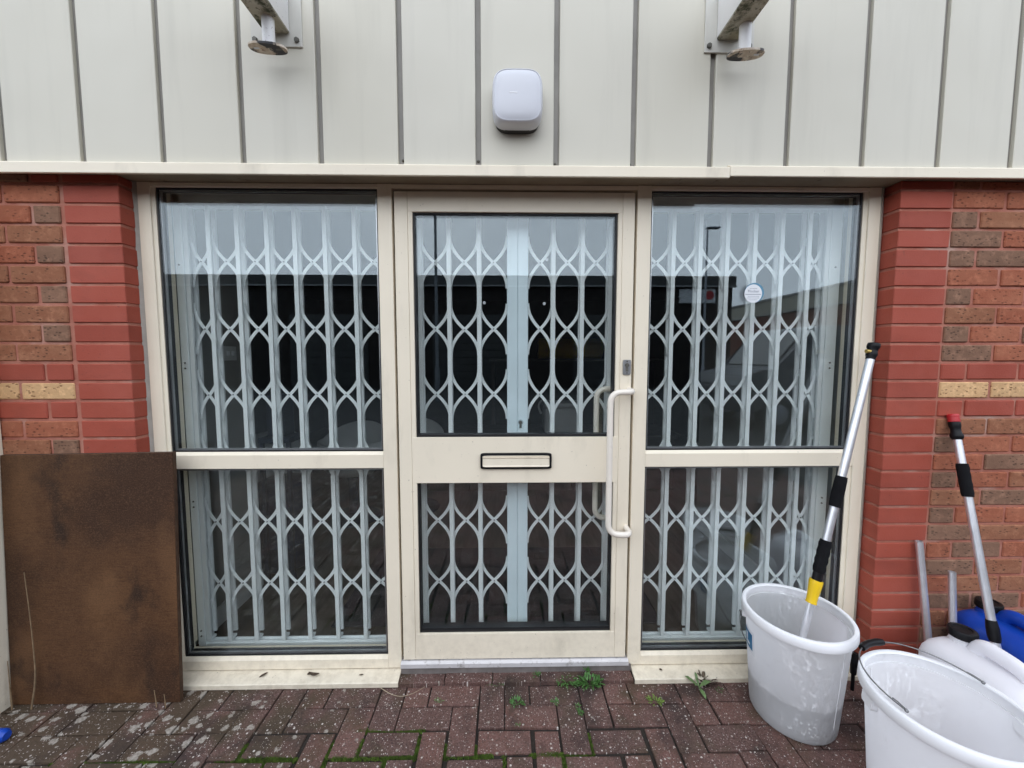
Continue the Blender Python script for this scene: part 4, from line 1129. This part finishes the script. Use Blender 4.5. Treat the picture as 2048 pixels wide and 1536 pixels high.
# dark storage case in the corner seen low in the left window
bm = NB(); box(bm, -1.37, -1.27, .62, .74, .92, 1.16, .012, 0, 2)
bm2 = bm
tb = thing('stool', 'dark stool with a black speaker box inside the left window', 'stool', (-1.32, .68, .05))
bm = NB(); box(bm, -1.41, -1.23, .60, .78, .885, .915, .004); obj('seat', bm, M_chair_dk, tb)
for dx in (-.075, .075):
    for dy in (-.075, .075):
        bm = NB(); box(bm, -1.32 + dx - .01, -1.32 + dx + .01, .69 + dy - .01, .69 + dy + .01, .0505, .8845); obj('leg', bm, M_chair_dk, tb)
tag(obj('speaker_box', bm2, M_chair_dk), 'small black box on the dark stool inside the left window', 'box')
# counter with a white cool box
ct = thing('counter', 'dark counter across the room behind the door glass', 'counter', (.5, 2.5, .05))
M_cntr = simple('dark_wood', (.035, .026, .020), .6, var=.2)
bm = NB(); box(bm, -.9, 1.7, 2.1, 2.7, .58, .615, .004); obj('top', bm, M_cntr, ct)
for k in range(5):
    bm = NB(); box(bm, -.86 + k * .51, -.86 + k * .51 + .50, 2.16, 2.19, .0505, .5795, .002); obj('front_panel', bm, M_cntr, ct)
cb = thing('cool_box', 'white plastic cool box on the counter behind the door glass', 'box', (.575, 2.3, .616))
bm = NB(); box(bm, .385, .765, 2.16, 2.42, .6165, .875, .03, 0, 3); obj('body', bm, M_shell, cb, True)
bm = NB(); box(bm, .378, .772, 2.152, 2.428, .878, .925, .014, 0, 3); obj('lid', bm, M_shell, cb, True)
bm = NB(); tube(bm, bend([(.36, 2.29, .80), (.33, 2.29, .88), (.36, 2.29, .94), (.42, 2.29, .93)], .04, 5), .011, 10); obj('handle', bm, M_shell, cb, True)
# wall shelf with a yellow roll
sh = thing('shelf', 'long dark shelf on the far wall of the room', 'shelf', (.8, 3.2, 1.34))
bm = NB(); box(bm, -.2, 2.0, 3.0, 3.4, 1.325, 1.35, .003); obj('shelf_board', bm, simple('shelf_grey', (.13, .12, .11), .6), sh)
for x in (-.15, 1.95):
    bm = NB(); box(bm, x - .02, x + .02, 3.05, 3.38, .0505, 1.3245); obj('leg', bm, M_cntr, sh)
yr = thing('yellow_roll', 'long yellow roll lying on the dark shelf inside', 'roll', (.8, 3.18, 1.35))
bm = NB()
n = 28
rv = loft(bm, [[(x, 3.18 + r * math.cos(2 * math.pi * k / n), 1.352 + .125 + r * math.sin(2 * math.pi * k / n)) for k in range(n)] for x, r in ((.40, .05), (.40, .12), (.415, .125), (1.165, .125), (1.18, .12), (1.18, .05))], False)
obj('sheet', bm, M_yellow, yr, True, 40)
bm = NB(); tube(bm, [(.385, 3.18, 1.477), (1.195, 3.18, 1.477)], .0495, 20); obj('core', bm, M_straw, yr, True, 40)

# ------------------------------------------------------------------ across the yard (seen mirrored in the glass)
M_opp = simple('dark_brick_far', (.022, .016, .013), .9, var=.2, vs=1.5)
M_oppclad = simple('grey_clad_far', (.045, .044, .040), .6, var=.1, vs=.6)
M_gut = simple('pale_gutter', (.3, .3, .29), .5)
opp = thing('warehouse', 'long low dark warehouse across the yard, mirrored in the glass', 'building', (-6, -20, -.03))
bm = NB(); box(bm, -34, 10.0, -27, -15.4, -.03, 4.40); obj('wall', bm, M_opp, opp)
bm = NB(); box(bm, -34.1, 10.1, -27.1, -15.3, 4.46, 4.88); obj('roof', bm, M_oppclad, opp)
bm = NB(); box(bm, -34.1, 10.1, -15.39, -15.22, 4.402, 4.458); obj('gutter', bm, M_gut, opp)
for k in range(6):
    x = -28 + k * 6.2
    bm = NB(); box(bm, x, x + 3.4, -15.42, -15.36, -.02, 3.2, .02); d_ = obj('shutter_door', bm, M_oppclad, opp)
    for j in range(10):
        bm = NB(); box(bm, x + .05, x + 3.35, -15.355, -15.335, .1 + j * .31, .36 + j * .31, .01); obj('slat', bm, M_oppclad, d_)
bm = NB(); box(bm, 7.62, 9.22, -15.37, -15.33, 3.72, 4.32); sg = obj('sign_board', bm, simple('far_sign_white', (.62, .62, .60), .5), opp)
bm = NB(); lathe(bm, [(0, 0), (.2, 0), (.2, .02), (0, .02)], 24)
bmesh.ops.transform(bm, matrix=Matrix.Translation((8.95, -15.325, 4.06)) @ Matrix.Rotation(R(90), 4, 'X'), verts=bm.verts); obj('red_emblem', bm, M_red, sg)
side = thing('side_unit', 'cream clad unit with brick base, mirrored in the right window', 'building', (18, -16, -.03))
bm = NB(); box(bm, 16.0, 24, -32, -5, -.03, 3.86); obj('wall', bm, simple('far_red_brick', (.20, .07, .045), .9, var=.25, vs=2), side)
bm = NB(); box(bm, 15.93, 24.1, -32, -4.9, 3.94, 4.75); obj('cladding', bm, simple('far_cream', (.40, .37, .29), .6, var=.1, vs=1), side)
bm = NB(); box(bm, 15.86, 24.1, -32, -4.9, 3.862, 3.938); obj('trim', bm, M_gut, side)
bm = NB(); box(bm, 15.86, 24.1, -32, -4.9, 4.752, 4.86); obj('coping', bm, M_gut, side)
for k in range(5):
    y = -29 + k * 4.8
    bm = NB(); box(bm, 15.96, 16.02, y, y + 2.2, .9, 2.4); w_ = obj('window', bm, M_gut, side)
    bm = NB(); box(bm, 15.94, 15.958, y + .08, y + 2.12, .98, 2.32); obj('pane', bm, M_black, w_)
M_lamp = simple('galvanised_post', (.16, .17, .18), .6)
M_lamp2 = simple('pale_galvanised_post', (.34, .36, .39), .5)
def lamp_post(x, y, h, lab_, arm, M_lamp=M_lamp, k=1.0):
    root = thing('lamp_post', lab_, 'street lamp', (x, y, -.03), 'lamp posts in the yard')
    bm = NB(); tube(bm, [(x, y, -.03), (x, y, 1.0), (x, y, 1.05), (x, y, h)], .06, 12, radii=[.075 * k, .075 * k, .05 * k, .036 * k]); obj('column', bm, M_lamp, root, True)
    bm = NB(); box(bm, x - .04, x + arm, y - .1, y + .1, h, h + .05, .012); obj('lamp_head', bm, M_lamp, root)
lamp_post(-2.13, -10.4, 8.6, 'tall dark lamp post mirrored in the door glass', .5)
lamp_post(7.25, -12.4, 5.95, 'pale lamp post with short head mirrored in the right window', .42, M_lamp2, .8)
# dark van parked to the right
van = thing('van', 'dark grey van parked in the yard, mirrored in the right window', 'van', (6.5, -6.3, -.03))
M_van = simple('van_grey', (.075, .08, .09), .3, var=.03); M_vg = simple('van_glass', (.03, .04, .05), .08)
vp = [(4.30, .35), (4.28, .80), (4.42, 1.02), (5.02, 1.14), (5.62, 1.88), (5.85, 1.96), (8.7, 1.96), (8.82, 1.85), (8.85, .35)]
bm = NB(); prism(bm, vp, 'y', -7.2, -5.4); bmesh.ops.bevel(bm, geom=[e for e in bm.edges], offset=.04, segments=2, affect='EDGES'); obj('body', bm, M_van, van, True, 30)
bm = NB(); prism(bm, [(5.08, 1.20), (5.60, 1.84), (5.575, 1.86), (5.055, 1.22)], 'y', -7.05, -5.55); obj('windscreen', bm, M_vg, van)
bm = NB(); prism(bm, [(5.25, 1.16), (5.68, 1.76), (6.35, 1.76), (6.35, 1.16)], 'y', -5.41, -5.385); obj('side_window', bm, M_vg, van)
for x in (5.05, 8.0):
    for y in (-7.12, -5.48):
        bm = NB(); lathe(bm, [(0, -.11), (.2, -.11), (.31, -.09), (.33, -.05), (.33, .05), (.31, .09), (.2, .11), (0, .11)], 24)
        bmesh.ops.transform(bm, matrix=Matrix.Translation((x, y, .30)) @ Matrix.Rotation(R(90), 4, 'X'), verts=bm.verts); wv = obj('wheel', bm, M_black, van, True)
        bm = NB(); lathe(bm, [(0, -.12), (.19, -.115), (.19, .115), (0, .12)], 20)
        bmesh.ops.transform(bm, matrix=Matrix.Translation((x, y, .30)) @ Matrix.Rotation(R(90), 4, 'X'), verts=bm.verts); obj('rim', bm, M_steel, wv, True)
for y in (-6.95, -5.65):
    bm = NB(); bmesh.ops.create_uvsphere(bm, u_segments=12, v_segments=8, radius=.11, matrix=Matrix.Translation((4.34, y, .82)) @ Matrix.Diagonal((.5, 1.2, .9, 1))); obj('headlight', bm, M_glass, van, True)
# the rest of this building, closed behind the shopfront
M_roof = simple('roof_sheet', (.2, .2, .2), .7)
hb = thing('building_shell', 'plain rear of the unit behind the shopfront', 'building', (0, 3, 0))
bm = NB(); box(bm, -4.2, 4.4, .33, 7.0, 4.31, 4.42); obj('roof', bm, M_roof, hb)
bm = NB(); box(bm, -4.2, -4.05, .33, 7.0, -.03, 4.3); box(bm, 4.25, 4.4, .33, 7.0, -.03, 4.3); box(bm, -4.05, 4.25, 6.85, 7.0, -.03, 4.3); obj('wall', bm, M_opp, hb)
bm = NB(); box(bm, -4.2, -2.452, -.055, .30, -.03, 2.061); box(bm, 2.552, 4.4, -.055, .30, -.03, 2.061); obj('front_wall', bm, M_opp, hb)
print('pavers', n_pav)
